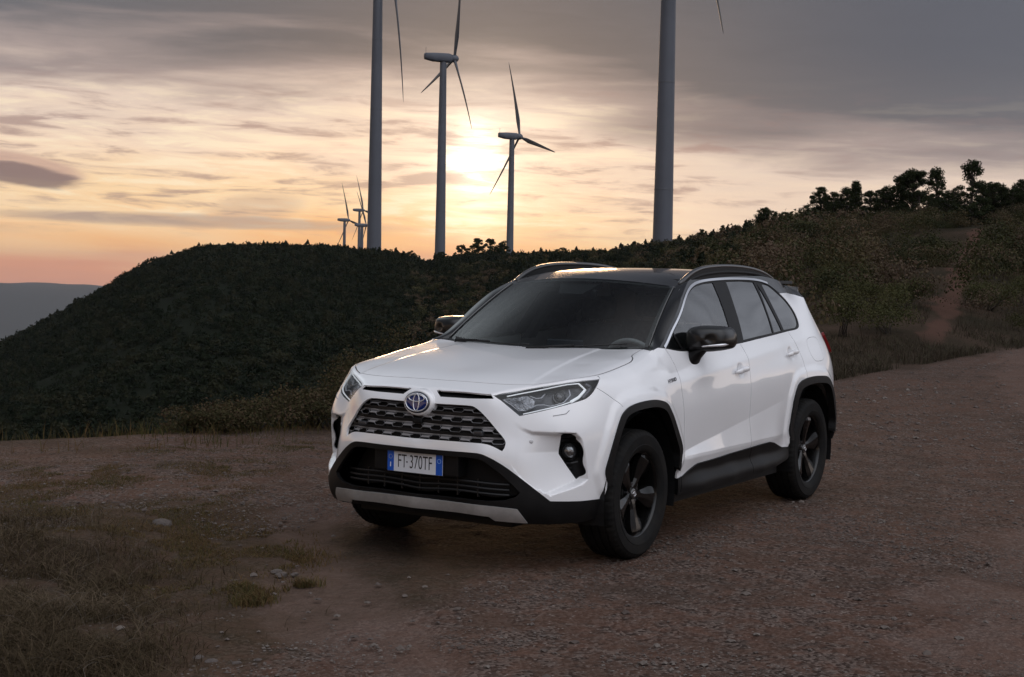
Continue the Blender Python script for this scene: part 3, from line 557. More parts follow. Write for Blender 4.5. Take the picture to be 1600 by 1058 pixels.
# ================= wind turbines =================
TP = mat('turbine_backlit_grey', (.085,.092,.112), .5, spec=.4, var=.10, vscale=.15, rvar=.1)  # pale tower paint darkened: backlit shade put into the base colour
TB = mat('turbine_blade_backlit', (.075,.08,.092), .45, var=.08, vscale=.2)  # same backlit darkening put into the blade colour
def turbine(at, ah, r, elh, L, k, ph, lab, detail=True, HH=78.0, td=4.2):
    xt, yt = polar(at, r); zh = CAM[2]+r*math.tan(math.radians(elh)); zb = zh-HH-1.6
    root = empty('wind_turbine', (xt, yt, zb)); tag(root, lab, 'wind turbine', 'wind turbines on the ridge')
    th = YAW-math.radians(at); fwd = Vector((math.cos(th), math.sin(th), 0)); rgt = Vector((math.sin(th), -math.cos(th), 0)); c = math.sqrt(1-k*k)
    n = rgt*c+fwd*k; h = rgt*k-fwd*c; up = Vector((0,0,1))
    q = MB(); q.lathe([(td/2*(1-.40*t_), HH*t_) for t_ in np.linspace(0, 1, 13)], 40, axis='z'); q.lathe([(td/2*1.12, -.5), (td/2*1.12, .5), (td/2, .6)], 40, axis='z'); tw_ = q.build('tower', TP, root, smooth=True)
    if detail:
        for t_ in (.27, .54, .79):
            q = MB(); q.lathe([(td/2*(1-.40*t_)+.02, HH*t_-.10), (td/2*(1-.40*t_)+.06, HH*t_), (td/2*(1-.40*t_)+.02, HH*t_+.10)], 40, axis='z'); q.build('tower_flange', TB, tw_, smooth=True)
    Mn = Matrix(((n.x,h.x,0,0),(n.y,h.y,0,0),(n.z,h.z,1,HH),(0,0,0,1)))
    # nacelle: rounded box with a sloping tail
    q = MB(); secs = [(-7.6,.75,.7,.35),(-7.3,1.45,1.2,.2),(-4,1.65,1.65,.0),(0,1.75,1.75,0),(2.0,1.7,1.75,0),(3.0,1.45,1.5,0),(3.3,1.2,1.2,0)]; V = []; m_ = 16
    for xx, wy, hz, dz_ in secs:
        for i in range(m_):
            a = 2*math.pi*i/m_; cy = math.copysign(abs(math.cos(a))**.55, math.cos(a)); cz = math.copysign(abs(math.sin(a))**.55, math.sin(a)); V.append((xx, wy*cy, 1.6+dz_+hz*cz))
    q.add(V, [(j*m_+i, j*m_+(i+1)%m_, (j+1)*m_+(i+1)%m_, (j+1)*m_+i) for j in range(len(secs)-1) for i in range(m_)]+[tuple(range(m_)), tuple((len(secs)-1)*m_+i for i in range(m_))], Mn)
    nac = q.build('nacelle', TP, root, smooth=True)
    if detail:
        q = MB(); q.tube([(-7,0,3.0),(-7,0,5.2)], .06, 6, M=Mn); q.tube([(-7,-.5,4.8),(-7,.5,4.8)], .05, 6, M=Mn); q.build('wind_vane', TP, nac)
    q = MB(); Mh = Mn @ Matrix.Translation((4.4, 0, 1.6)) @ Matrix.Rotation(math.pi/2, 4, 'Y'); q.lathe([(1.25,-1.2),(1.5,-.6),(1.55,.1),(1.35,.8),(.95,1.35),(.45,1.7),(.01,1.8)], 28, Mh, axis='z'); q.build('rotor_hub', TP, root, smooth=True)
    for b_ in range(3):
        t_ = math.radians(ph+120*b_); d = h*math.sin(t_)+up*math.cos(t_); tan = h*math.cos(t_)-up*math.sin(t_); V = []; m_ = 12; S_ = np.linspace(0, 1, 22)
        c0 = Mn @ Vector((4.4, 0, 1.6))
        for s in S_:
            ch = np.interp(s, [0,.04,.10,.20,.5,.8,.97,1], [1.1,1.1,1.7,2.7,1.8,1.0,.5,.1])/2; th_ = np.interp(s, [0,.05,.12,.25,.6,1], [.55,.55,.45,.28,.14,.03]); tw = math.radians(np.interp(s, [0,.2,.5,1], [26,18,8,2]))
            cd = tan*math.cos(tw)+n*math.sin(tw); nd = n*math.cos(tw)-tan*math.sin(tw); ctr = c0+d*(.8+s*(L-.8))+n*(-1.6*s*s)+tan*(ch*.25)
            for i in range(m_): a = 2*math.pi*i/m_; V.append(tuple(ctr+cd*ch*math.cos(a)+nd*th_*math.sin(a)))
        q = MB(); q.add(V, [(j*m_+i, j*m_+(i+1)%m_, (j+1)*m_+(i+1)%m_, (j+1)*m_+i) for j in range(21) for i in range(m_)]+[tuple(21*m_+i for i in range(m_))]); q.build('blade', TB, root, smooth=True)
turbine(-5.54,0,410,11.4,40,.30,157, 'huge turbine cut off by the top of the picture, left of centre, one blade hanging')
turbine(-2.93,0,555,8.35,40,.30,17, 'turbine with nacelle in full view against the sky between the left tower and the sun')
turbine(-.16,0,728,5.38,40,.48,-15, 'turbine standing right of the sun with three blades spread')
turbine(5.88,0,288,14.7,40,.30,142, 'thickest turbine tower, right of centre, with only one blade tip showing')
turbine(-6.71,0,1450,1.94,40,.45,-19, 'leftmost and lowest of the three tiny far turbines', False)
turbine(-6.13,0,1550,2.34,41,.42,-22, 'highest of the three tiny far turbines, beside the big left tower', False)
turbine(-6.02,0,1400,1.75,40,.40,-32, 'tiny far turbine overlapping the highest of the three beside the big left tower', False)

# crest bushes that close the skyline
N = 1100; a_ = rng.uniform(7, 27, N); r_ = itp(RC, a_)-rng.random(N)*10; k = abs(a_-17.9) > .45; a_, r_ = a_[k], r_[k]; X, Y = polar(a_, r_)
cv = [leavesN(*bushN(330, 2.0, 1.6, 9), .085) for _ in range(6)]
o = scatter('ridge_scrub', cv, X, Y, .40+.45*rng.random(len(X)), M_SHR, 4, -.1); tag(o, 'dark evergreen scrub between the pines of the ridge', 'scrub', kind='stuff')
# ---- the air ----
HZ = bpy.data.materials.new('haze_air'); HZ.use_nodes = True; t = HZ.node_tree; t.nodes.clear(); o_ = t.nodes.new('ShaderNodeOutputMaterial'); pv = t.nodes.new('ShaderNodeVolumePrincipled')
pv.inputs['Color'].default_value = (.80,.84,.92,1); pv.inputs['Density'].default_value = HAZE; pv.inputs['Anisotropy'].default_value = .0; t.links.new(pv.outputs[0], o_.inputs['Volume'])
q = MB(); q.box((-16500,-16500,-900), (16500,16500,170)); hz = q.build('haze', HZ); tag(hz, kind='stuff')

# ---- car body surface: plan outline offset by a thin-plate spline of (s, z) ----
PLAN=np.array([(2.262,0),(2.254,.2),(2.224,.43),(2.15,.60),(2.05,.73),(1.93,.82),(1.75,.885),(1.5,.915),(1.0,.92),(0,.92),(-1.0,.92),(-1.6,.908),(-1.95,.835),(-2.15,.71),(-2.26,.52),(-2.33,.3),(-2.34,0)],float)
def spline_pts(P,n):
    P=np.array(P,float); m=len(P)
    t=np.r_[0,np.cumsum(np.linalg.norm(np.diff(P,axis=0),axis=1)**.5)]
    Q=np.vstack([P[0]+(P[0]-P[1])*[1,-1] if False else 2*P[0]-P[1],P,2*P[-1]-P[-2]])
    T=np.r_[2*t[0]-t[1],t,2*t[-1]-t[-2]]
    x=np.linspace(t[0],t[-1],n); out=[]
    for v in x:
        i=min(max(np.searchsorted(t,v)-1,0),m-2); j=i+1
        p0,p1,p2,p3=Q[j-1],Q[j],Q[j+1],Q[j+2]; a,b,c,d=T[j-1],T[j],T[j+1],T[j+2]
        A1=(b-v)/(b-a)*p0+(v-a)/(b-a)*p1; A2=(c-v)/(c-b)*p1+(v-b)/(c-b)*p2; A3=(d-v)/(d-c)*p2+(v-c)/(d-c)*p3
        B1=(c-v)/(c-a)*A1+(v-a)/(c-a)*A2; B2=(d-v)/(d-b)*A2+(v-b)/(d-b)*A3
        out.append((c-v)/(c-b)*B1+(v-b)/(c-b)*B2)
    return np.array(out)
_pc=spline_pts(PLAN,1600)
# smooth the outline so that its normals vary evenly
_m=_pc.copy(); _m=np.vstack([(_m[1:81]*[1,-1])[::-1],_m,(_m[-81:-1]*[1,-1])[::-1]])
_s0=np.r_[0,np.cumsum(np.linalg.norm(np.diff(_m,axis=0),axis=1))]
_u=np.arange(0,_s0[-1],.004); _m=np.c_[np.interp(_u,_s0,_m[:,0]),np.interp(_u,_s0,_m[:,1])]
_k=np.exp(-.5*(np.arange(-30,31)/10.)**2); _k/=_k.sum()
_m=np.c_[np.convolve(_m[:,0],_k,'same'),np.convolve(_m[:,1],_k,'same')][31:-31]
_i0=np.argmin(abs(_m[:,1])+(_m[:,0]<0)*9); _i1=np.argmin(abs(_m[:,1])+(_m[:,0]>0)*9)
_pc=_m[_i0:_i1+1]; _pc[0,1]=0; _pc[-1,1]=0
_ps=np.r_[0,np.cumsum(np.linalg.norm(np.diff(_pc,axis=0),axis=1))]; SMAX=_ps[-1]
_tg=np.gradient(_pc,axis=0); _tg/=np.linalg.norm(_tg,axis=1)[:,None]
_nr=np.c_[_tg[:,1],-_tg[:,0]]
if _nr[0,0]<0: _nr=-_nr
_nr[0]=(1,0); _nr[-1]=(-1,0)
def plan(s):
    s=np.asarray(s,float); n=np.stack([np.interp(s,_ps,_nr[:,0]),np.interp(s,_ps,_nr[:,1])],-1)
    n/=np.linalg.norm(n,axis=-1,keepdims=True)
    return np.stack([np.interp(s,_ps,_pc[:,0]),np.interp(s,_ps,_pc[:,1])],-1),n
def to_sd(x,y):
    x=np.atleast_1d(np.asarray(x,float)); y=np.atleast_1d(np.asarray(y,float)); q=np.stack([x,y],-1)
    S=[];D=[]
    for p in q:
        i=np.argmin(((_pc-p)**2).sum(1)); s=_ps[i]
        for _ in range(4):
            b,n=plan(s); t=np.array([-n[1],n[0]]); s=min(max(s+(p-b)@t,0),SMAX)
        b,n=plan(s); S.append(s); D.append((p-b)@n)
    return np.array(S),np.array(D)
# control points of the surface (x, y, z), left half
CP=[
# centre column
(2.19,0,.24),(2.235,0,.30),(2.25,0,.37),(2.245,0,.5),(2.262,0,.60),(2.262,0,.66),(2.24,0,.72),(2.225,0,.80),(2.212,0,.87),(2.19,0,.915),(2.172,0,.945),(2.13,0,.975),
(2.14,.43,.24),(2.195,.43,.30),(2.212,.43,.37),(2.215,.43,.5),(2.224,.43,.633),(2.198,.43,.72),(2.19,.42,.80),(2.178,.42,.87),(2.148,.422,.937),(2.10,.42,.975),
(2.08,.60,.24),(2.13,.60,.30),(2.15,.596,.36),(2.15,.59,.5),(2.145,.57,.646),(2.13,.56,.714),(2.098,.565,.825),(2.05,.58,.92),(1.985,.61,.985),
(1.99,.73,.24),(2.03,.735,.30),(2.049,.735,.393),(2.05,.73,.5),(2.045,.73,.65),(2.02,.73,.79),(1.94,.73,.92),(1.86,.74,1.0),
(1.84,.82,.26),(1.87,.84,.32),(1.89,.845,.42),(1.90,.845,.6),(1.88,.845,.76),(1.82,.83,.88),(1.72,.825,.985),
(1.70,.87,.30),(1.72,.89,.42),(1.70,.905,.6),(1.68,.905,.76),(1.60,.89,.90),(1.55,.85,1.0),
# side
(1.345,.93,.76),(1.345,.93,.55),(1.345,.89,.28),(1.345,.915,.88),(1.345,.88,.98),(1.345,.855,1.03),
(.95,.90,.5),(.95,.905,.7),(.95,.905,.85),(.95,.89,.95),(.95,.865,1.03),(.95,.832,1.07),(.9,.785,1.15),(1.1,.768,1.165),(.9,.865,.25),
]
for _x in (.55,.1,-.4,-.85):
    CP+=[(_x,.865,.23),(_x,.895,.32),(_x,.888,.45),(_x,.893,.58),(_x,.905,.72),(_x,.908,.84),(_x,.903,.93),(_x,.888,1.01),(_x,.862-(.017 if _x>.5 else .006 if _x>0 else 0),1.09)]
CP+=[(-1.345,.93,.76),(-1.345,.93,.55),(-1.345,.89,.28),(-1.345,.92,.88),(-1.345,.90,.98),(-1.345,.865,1.09),
(-1.75,.915,.4),(-1.75,.92,.7),(-1.75,.91,.88),(-1.75,.885,1.0),(-1.75,.85,1.09),
(-1.98,.825,.35),(-1.98,.828,.7),(-1.97,.825,.9),(-1.95,.80,1.02),(-1.92,.775,1.10),
(-2.17,.67,.35),(-2.18,.68,.6),(-2.18,.68,.9),(-2.12,.66,1.05),
(-2.34,0,.35),(-2.34,0,.6),(-2.34,0,.9),(-2.25,0,1.1),(-2.3,.45,.35),(-2.3,.45,.65),(-2.3,.45,.9),(-2.22,.45,1.1)]
CP+=[(.6,.784,1.20),(.6,.742,1.32),(.6,.69,1.44),(.5,.655,1.52)]
for _x,_o in ((.1,-.004),(-.4,0),(-.9,0),(-1.345,0),(-1.7,-.005)):
    for _z,_y in ((1.20,.812),(1.32,.752),(1.44,.688),(1.52,.640),(1.58,.60)): CP.append((_x,_y+_o,_z))
CP+=[(-1.85,.755,1.2),(-1.80,.695,1.32),(-1.72,.63,1.44),(-1.65,.58,1.52),
(-2.03,.58,1.25),(-1.90,.45,1.4),(-2.12,0,1.28),(-2.05,0,1.42),(-1.98,0,1.56),(1.5,.78,1.1)]
CP=np.array(CP)
ZS=1.25
def _phi(r2): return np.where(r2>1e-12,r2*np.log(np.maximum(r2,1e-12)),0)
_cs,_cd=to_sd(CP[:,0],CP[:,1])
_X=np.c_[_cs,CP[:,2]*ZS]
# mirrored copies keep the surface flat across the centre line
_mi=_cs<.5; _mr=_cs>SMAX-.6
_XX=np.vstack([_X,_X[_mi&(_cs>.01)]*[-1,1],np.c_[2*SMAX-_X[_mr&(_cs<SMAX-.01),0],_X[_mr&(_cs<SMAX-.01),1]]])
_DD=np.r_[_cd,_cd[_mi&(_cs>.01)],_cd[_mr&(_cs<SMAX-.01)]]
_N=len(_XX)
_K=_phi(((_XX[:,None]-_XX[None])**2).sum(-1))+np.eye(_N)*2e-4
_A=np.block([[_K,np.c_[np.ones(_N),_XX]],[np.c_[np.ones(_N),_XX].T,np.zeros((3,3))]])
_W=np.linalg.solve(_A,np.r_[_DD,0,0,0])
def d_base(s,z):
    s=np.asarray(s,float);z=np.asarray(z,float);sh=s.shape; q=np.c_[s.ravel(),z.ravel()*ZS]; out=[]
    for i in range(0,len(q),4000):
        c=q[i:i+4000]; out.append(_phi(((c[:,None]-_XX[None])**2).sum(-1))@_W[:_N]+_W[_N]+c@_W[_N+1:])
    return np.concatenate(out).reshape(sh) if out else np.zeros(sh)
def sst(a,b,x):
    t=np.clip((np.asarray(x,float)-a)/(b-a),0,1); return t*t*(3-2*t)
def seg_dist(P,poly,closed=False):
    """distance of points P (n,2) to a polyline"""
    poly=np.array(poly,float); A=poly if closed else poly[:-1]; B=np.roll(poly,-1,0) if closed else poly[1:]
    best=np.full(len(P),1e9)
    for a,b in zip(A,B):
        ab=b-a; t=np.clip(((P-a)@ab)/(ab@ab+1e-12),0,1); best=np.minimum(best,((P-a-t[:,None]*ab)**2).sum(1))
    return np.sqrt(best)
def inside(P,poly):
    x,y=P[:,0],P[:,1]; c=np.zeros(len(P),bool); n=len(poly); j=n-1
    for i in range(n):
        xi,yi=poly[i]; xj,yj=poly[j]
        if yi!=yj: c^=((yi>y)!=(yj>y))&(x<(xj-xi)*(y-yi)/(yj-yi)+xi)
        j=i
    return c
def sx(x): # s on the flank for a given x
    return np.interp(-np.asarray(x,float),-_pc[:,0],_ps)
def ex_shoulder(s,z):
    x=plan(s)[0][...,0]; zr=.955+(.84-x)*.088
    w=sst(1.15,.6,x)*sst(-1.75,-1.35,x); dz=z-zr
    return -.13*(np.sqrt(dz*dz+.012**2)-.012)*np.exp(-(dz/.09)**2)*w
def ex_sill(s,z):
    x=plan(s)[0][...,0]; zd=.55+(.73-x)*.13; w=sst(.95,.62,x)*sst(-.95,-.62,x)
    zc=.517; t=np.clip((zd-z)/(zd-zc+.02),0,1)
    return w*(.027*t-.30*np.clip(zc-z,0,.2)*sst(.33,.43,z))
_archF=[(1.74,.47),(1.765,.53),(1.745,.60),(1.69,.73),(1.63,.82),(1.58,.852),(1.53,.868),(1.40,.883),(1.22,.879),(1.09,.85),(1.04,.81),(.92,.68),(.845,.565),(.86,.50)]
_archR=[(-.93,.48),(-.90,.53),(-.91,.60),(-.94,.745),(-1.0,.83),(-1.06,.86),(-1.19,.88),(-1.38,.885),(-1.54,.865),(-1.62,.80),(-1.72,.66),(-1.79,.55),(-1.77,.48)]
AF=np.array([(sx(a),b) for a,b in _archF]); AR=np.array([(sx(a),b) for a,b in _archR])
def ex_flare(s,z):
    sh=s.shape; P=np.c_[s.ravel(),z.ravel()]
    o=np.zeros(len(P))
    for A in (AF,AR):
        m=(abs(P[:,0]-A[:,0].mean())<.8)&(P[:,1]<1.05)
        if m.any():
            d=seg_dist(P[m],A); ins=inside(P[m],np.vstack([A,[A[-1,0],.1],[A[0,0],.1]])); d[ins]=0
            # flat collar 5 cm wide, then a short slope back to the panel
            o[m]=.013*(1-sst(.035,.085,d))
    return o.reshape(sh)
# recessed facet round the fog lamp: (s, z) outline, sharp on its upper/outer side
FOGREC=np.array([(.575,.802),(.633,.774),(.686,.756),(.80,.752),(.86,.752),(.926,.748),(.958,.715),(.982,.614),(1.003,.497),(.97,.475),(.908,.455),(.792,.421),(.70,.46),(.62,.52),(.56,.60),(.545,.70)])
_sharp=FOGREC[:12]
def ex_fog(s,z):
    sh=s.shape; P=np.c_[s.ravel(),z.ravel()]; o=np.zeros(len(P)); m=(P[:,0]>.5)&(P[:,0]<1.05)&(P[:,1]>.38)&(P[:,1]<.84)
    if m.any():
        Q=P[m]; ins=inside(Q,FOGREC); d=seg_dist(Q,_sharp)
        depth=.068*sst(.60,.92,Q[:,0]+.0*Q[:,1])
        edge=sst(0,.022,d); 
        # two planes: upper one dips inward going down to z=.638, lower one comes out again
        v=1-np.clip(abs(Q[:,1]-.645)/.26,0,1)
        o[m]=-np.where(ins,depth*edge*(.45+.75*v)+.012*edge*v*sst(.56,.74,Q[:,0]),0)
    return o.reshape(sh)
EXTRA=[ex_shoulder,ex_sill,ex_flare,ex_fog]
def surf(s,z,off=0.):
    s=np.asarray(s,float); z=np.asarray(z,float)
    d=d_base(s,z)+off
    for f in EXTRA: d=d+f(s,z)
    b,n=plan(np.clip(s,0,SMAX))
    return np.stack([b[...,0]+n[...,0]*d,b[...,1]+n[...,1]*d,z],-1)
# ================= car materials =================
PAINT = mat('white_pearl_paint', (.80,.80,.81), .30, coat=1, spec=.5)
GLOSSB = mat('black_gloss_paint', (.004,.004,.0045), .22, coat=.6, spec=.2)
PLAST = mat('textured_black_plastic', (.0075,.0072,.0075), .50, bump=.25, bscale=900, bdist=.0006, spec=.2, var=.25, vscale=14)
PLASTD = mat('deep_black_plastic', (.004,.004,.0045), .6, spec=.3)
SILV = mat('satin_silver', (.50,.49,.48), .42, metal=.5, var=.12, vscale=20)
CHROME = mat('bright_chrome', (.72,.72,.74), .12, metal=1)
RUB = mat('seal_rubber', (.006,.006,.006), .55)
TYRE = mat('tyre_rubber', (.0075,.0075,.0078), .7, spec=.12, bump=.3, bscale=300, bdist=.001, color2=(.013,.012,.011), vscale=9)
RIMB = mat('black_alloy', (.004,.0038,.0038), .24, coat=.22, spec=.3)
DISC = mat('brake_metal', (.22,.21,.2), .4, metal=1)
GRILLE = mat('grille_silver_black', (.20,.20,.21), .30, metal=.8)
GRDARK = mat('grille_dark', (.007,.007,.0075), .42)
LAMPH = mat('lamp_housing', (.055,.057,.062), .3, metal=.4)
LAMPW = mat('light_guide', (.86,.88,.9), .22, spec=.8, emit=(.9,.95,1,.30))
REFL = mat('lamp_reflector', (.42,.43,.45), .18, metal=1, bump=1.0, bscale=140, bdist=.004)
REDL = mat('red_lens', (.16,.008,.009), .12, coat=1)
MIRB = mat('mirror_black', (.006,.006,.006), .32, coat=.25, spec=.4)
FABR = mat('seat_fabric', (.11,.11,.12), .75, var=.3, vscale=30)
DASH = mat('dashboard_plastic', (.028,.03,.036), .5)
PLATEW = mat('plate_white', (.66,.68,.72), .35, spec=.5)
PLATEB = mat('plate_blue', (.006,.085,.46), .35)
PLATEK = mat('plate_letters', (.01,.01,.012), .5)
EMB = mat('emblem_blue', (.003,.018,.12), .12, coat=.4)
BADGE = mat('badge_dark_chrome', (.12,.12,.13), .25, metal=.8)
def glassm(name, tint, refl=1.0, dust=0.02):
    m = bpy.data.materials.new(name); m.use_nodes = True; t = m.node_tree; t.nodes.clear()
    o = t.nodes.new('ShaderNodeOutputMaterial'); tr = t.nodes.new('ShaderNodeBsdfTransparent'); tr.inputs[0].default_value = tuple(tint)+(1,)
    gl = t.nodes.new('ShaderNodeBsdfGlossy'); gl.inputs['Roughness'].default_value = .01; gl.inputs[0].default_value = (1,1,1,1)
    fr = t.nodes.new('ShaderNodeFresnel'); fr.inputs[0].default_value = 1.52
    mx = t.nodes.new('ShaderNodeMixShader'); t.links.new((S(t, fr.outputs[0])*refl).k, mx.inputs[0]); t.links.new(tr.outputs[0], mx.inputs[1]); t.links.new(gl.outputs[0], mx.inputs[2])
    df = t.nodes.new('ShaderNodeBsdfDiffuse'); df.inputs[0].default_value = (.5,.48,.46,1); mx2 = t.nodes.new('ShaderNodeMixShader')
    tcn = t.nodes.new('ShaderNodeTexCoord'); n = noise(t, tcn.outputs['Object'], 6, 6, .65)
    t.links.new((n.ss(.3,.8)*dust*2).k, mx2.inputs[0]); t.links.new(mx.outputs[0], mx2.inputs[1]); t.links.new(df.outputs[0], mx2.inputs[2]); t.links.new(mx2.outputs[0], o.inputs[0])
    return m
GL_WS = glassm('windscreen_glass', (.74,.80,.80), .62, .0)
GL_F = glassm('front_door_glass', (.42,.46,.45), 1.6, .0)
GL_R = glassm('privacy_glass', (.05,.05,.055), 1.7, .0)
GL_L = glassm('lamp_glass', (.95,.96,.97), .7, .0)

# ================= car surface =================
def to_sd_fast(xy):
    S_ = np.empty(len(xy)); 
    for i in range(0, len(xy), 3000):
        c = xy[i:i+3000]; S_[i:i+3000] = _ps[::5][((c[:, None]-_pc[None, ::5])**2).sum(-1).argmin(1)]
    for _ in range(3):
        b, n = plan(S_); t = np.stack([-n[:,1], n[:,0]], -1)
        S_ = np.clip(S_+((xy-b)*t).sum(1)*.9, 0, SMAX)
    b, n = plan(S_); return S_, ((xy-b)*n).sum(1)
def tps(P, v, lam=1e-4):
    P = np.array(P, float); n = len(P)
    K = _phi(((P[:,None]-P[None])**2).sum(-1))+np.eye(n)*lam; Q = np.c_[np.ones(n), P]
    W = np.linalg.solve(np.block([[K, Q], [Q.T, np.zeros((3,3))]]), np.r_[v, 0, 0, 0])
    def f(x, y):
        x = np.asarray(x, float); sh = x.shape; q = np.c_[x.ravel(), np.asarray(y, float).ravel()]
        return (_phi(((q[:,None]-P[None])**2).sum(-1))@W[:n]+W[n]+q@W[n+1:]).reshape(sh)
    return f
HCP = [(2.172,0,.945),(2.04,0,.985),(1.8,0,1.033),(1.5,0,1.083),(1.3,0,1.11),(1.12,0,1.13),(.9,0,1.15),
 (2.15,.4,.94),(2.03,.4,.982),(1.8,.4,1.036),(1.5,.4,1.087),(1.08,.4,1.135),(2.17,.2,.944),(2.04,.2,.985),
 (2.0,.6,.982),(1.8,.6,1.028),(1.5,.6,1.078),(1.05,.6,1.137),(1.87,.72,1.012),(1.7,.72,1.042),(1.5,.72,1.07),(1.3,.72,1.10),(1.0,.72,1.146),
 (1.72,.80,1.025),(1.5,.80,1.058),(1.3,.80,1.09),(1.1,.80,1.118),(.97,.80,1.135),(1.5,.9,1.04),(2.1,.6,.95),(1.0,.9,1.12)]
_h = np.array(HCP); _h = np.vstack([_h, _h[_h[:,1]>0]*[1,-1,1]]); _Hf = tps(_h[:,:2], _h[:,2])
def Hood(x, y):
    ya = abs(y); yc = .47+(x-1.1)*.10            # pressed bonnet edges
    r = .0045*(1-sst(yc-.012, yc+.018, ya))*sst(2.12, 1.85, x)
    return _Hf(x, y)+r
def Ffun(p):
    s, d = to_sd_fast(np.c_[p[:,0], abs(p[:,1])]); D_ = d_base(s, p[:,2])
    for f in EXTRA: D_ = D_+f(s, p[:,2])
    a = p[:,2]-Hood(p[:,0], p[:,1]); b = d-D_
    k = np.interp(p[:,0], [1.0,1.3,1.6,1.8,1.95], [.05,.07,.06,.02,.010]); h = np.maximum(k-abs(a-b), 0)/k
    return np.maximum(a, b)+h*h*k*.25
def snap(p):
    p = p.copy(); m = (p[:,0]>.96)&(p[:,2]>.86)
    if not m.any(): return p
    q = p[m]
    for _ in range(3):
        f = Ffun(q); e = 1e-3
        g = np.stack([(Ffun(q+np.eye(3)[i]*e)-f)/e for i in range(3)], -1)
        q = q-(f/np.maximum((g*g).sum(1), .2))[:,None]*g
    w = sst(.96, 1.06, q[:,0])[:,None]; p[m] = p[m]*(1-w)+q*w
    return p
_hand = [(2.945,.985),(3.885,1.055)]
def ex_cup(s, z):
    o = 0
    for a, b in _hand: o = o-.012*(1-sst(.25, 1.0, np.sqrt(((s-a)/.068)**2+((z-b)/.052)**2)))
    return o
EXTRA.append(ex_cup)
def shellP(q): return snap(surf(q[:,0], q[:,1]))
def shellN(q, P0=None):
    e = 2e-3; a = shellP(q+[e,0])-shellP(q-[e,0]); b = shellP(q+[0,e])-shellP(q-[0,e])
    n = np.cross(a, b); n /= np.linalg.norm(n, axis=1)[:,None]+1e-12
    _, n0 = plan(q[:,0]); sg = np.sign((n[:,:2]*n0).sum(1)); sg[sg==0] = 1
    return n*sg[:,None]
def dens(poly, step=.01, closed=False):
    P = [np.array(p, float) for p in poly]; P = P+[P[0]] if closed else P; o = []
    for a, b in zip(P[:-1], P[1:]):
        n = max(1, int(math.ceil(np.linalg.norm(b-a)/step))); o += [a+(b-a)*i/n for i in range(n)]
    if not closed: o.append(P[-1])
    return np.array(o)
def smooth(poly, step=.01, closed=False):
    if closed:
        p = [poly[-1]]+list(poly)+[poly[0], poly[1]]; q = spline_pts(p, 1600); n = len(p)
        q = q[np.linalg.norm(q-np.array(poly[0]), axis=1).argmin():] if False else q
        a = np.linalg.norm(q-np.array(poly[0]), axis=1)[:800].argmin(); b = 800+np.linalg.norm(q-np.array(poly[0]), axis=1)[800:].argmin(); q = q[a:b]
        d = np.r_[0, np.cumsum(np.linalg.norm(np.diff(np.vstack([q, q[:1]]), axis=0), axis=1))]; m = int(d[-1]/step); t = np.linspace(0, d[-1], m+1)[:-1]
        qq = np.vstack([q, q[:1]]); return np.c_[np.interp(t, d, qq[:,0]), np.interp(t, d, qq[:,1])]
    q = spline_pts(poly, 900); d = np.r_[0, np.cumsum(np.linalg.norm(np.diff(q, axis=0), axis=1))]; m = max(2, int(d[-1]/step)); t = np.linspace(0, d[-1], m+1)
    return np.c_[np.interp(t, d, q[:,0]), np.interp(t, d, q[:,1])]
def buf(poly, w):
    P = np.array(poly, float); t = np.gradient(P, axis=0); t /= np.linalg.norm(t, axis=1)[:,None]; n = np.c_[-t[:,1], t[:,0]]*w/2
    return np.vstack([P+n, (P-n)[::-1]])
def domain(outer, polys, spacing):
    """triangulate a 2-D region with all outlines as constraints"""
    V = []; E = []
    for P in [outer]+polys:
        b = len(V); V += [tuple(p) for p in P]; n = len(P); E += [(b+i, b+(i+1)%n) for i in range(n)]
    C = np.array(V); G = []
    for (lo, hi, h) in spacing:
        xs = np.arange(lo[0], hi[0], h); ys = np.arange(lo[1], hi[1], h*.87)
        X, Y = np.meshgrid(xs, ys); X = X+(np.arange(len(ys))%2)[:,None]*h*.5; g = np.c_[X.ravel(), Y.ravel()]
        g = g[inside(g, outer)]; keep = np.ones(len(g), bool)
        for i in range(0, len(g), 2000):
            keep[i:i+2000] = ((g[i:i+2000,None]-C[None])**2).sum(-1).min(1) > (h*.45)**2
        G.append(g[keep])
    G = np.vstack(G); V += [tuple(p) for p in G]
    r = delaunay_2d_cdt([Vector(v) for v in V], E, [], 0, 1e-6)
    v = np.array([p[:] for p in r[0]]); f = np.array([t for t in r[2] if len(t) == 3]); c = v[f].mean(1)
    a = v[f]; ar = (a[:,1,0]-a[:,0,0])*(a[:,2,1]-a[:,0,1])-(a[:,2,0]-a[:,0,0])*(a[:,1,1]-a[:,0,1])
    k = inside(c, outer)&(abs(ar) > 1e-9); f = f[k]; c = c[k]; ar = ar[k]; f[ar<0] = f[ar<0][:, ::-1]
    return v, f, c
SEAM3 = [(2.172,0,.945),(2.169,.12,.945),(2.162,.25,.945),(2.146,.42,.943),(2.106,.461,.955),(2.055,.53,.970),(2.0,.588,.984),(1.907,.688,1.008),(1.83,.738,1.022),(1.76,.774,1.034),(1.65,.80,1.046),(1.55,.812,1.056),(1.42,.818,1.068),(1.30,.818,1.084),(1.15,.80,1.11),(1.05,.785,1.132),(.985,.775,1.146)]
_sm = spline_pts(SEAM3, 170)
SEAM = snap(_sm); SEAM[0,1] = 0
_ss, _ = to_sd_fast(SEAM[:,:2]); seam_sz = np.c_[_ss, SEAM[:,2]]; seam_sz[0,0] = 0
APIL = dens([tuple(seam_sz[-1]), (1.985,1.162), (2.055,1.196), (2.20,1.289), (2.325,1.370), (2.44,1.443), (2.54,1.489), (2.62,1.521), (2.68,1.543)], .012)[1:]
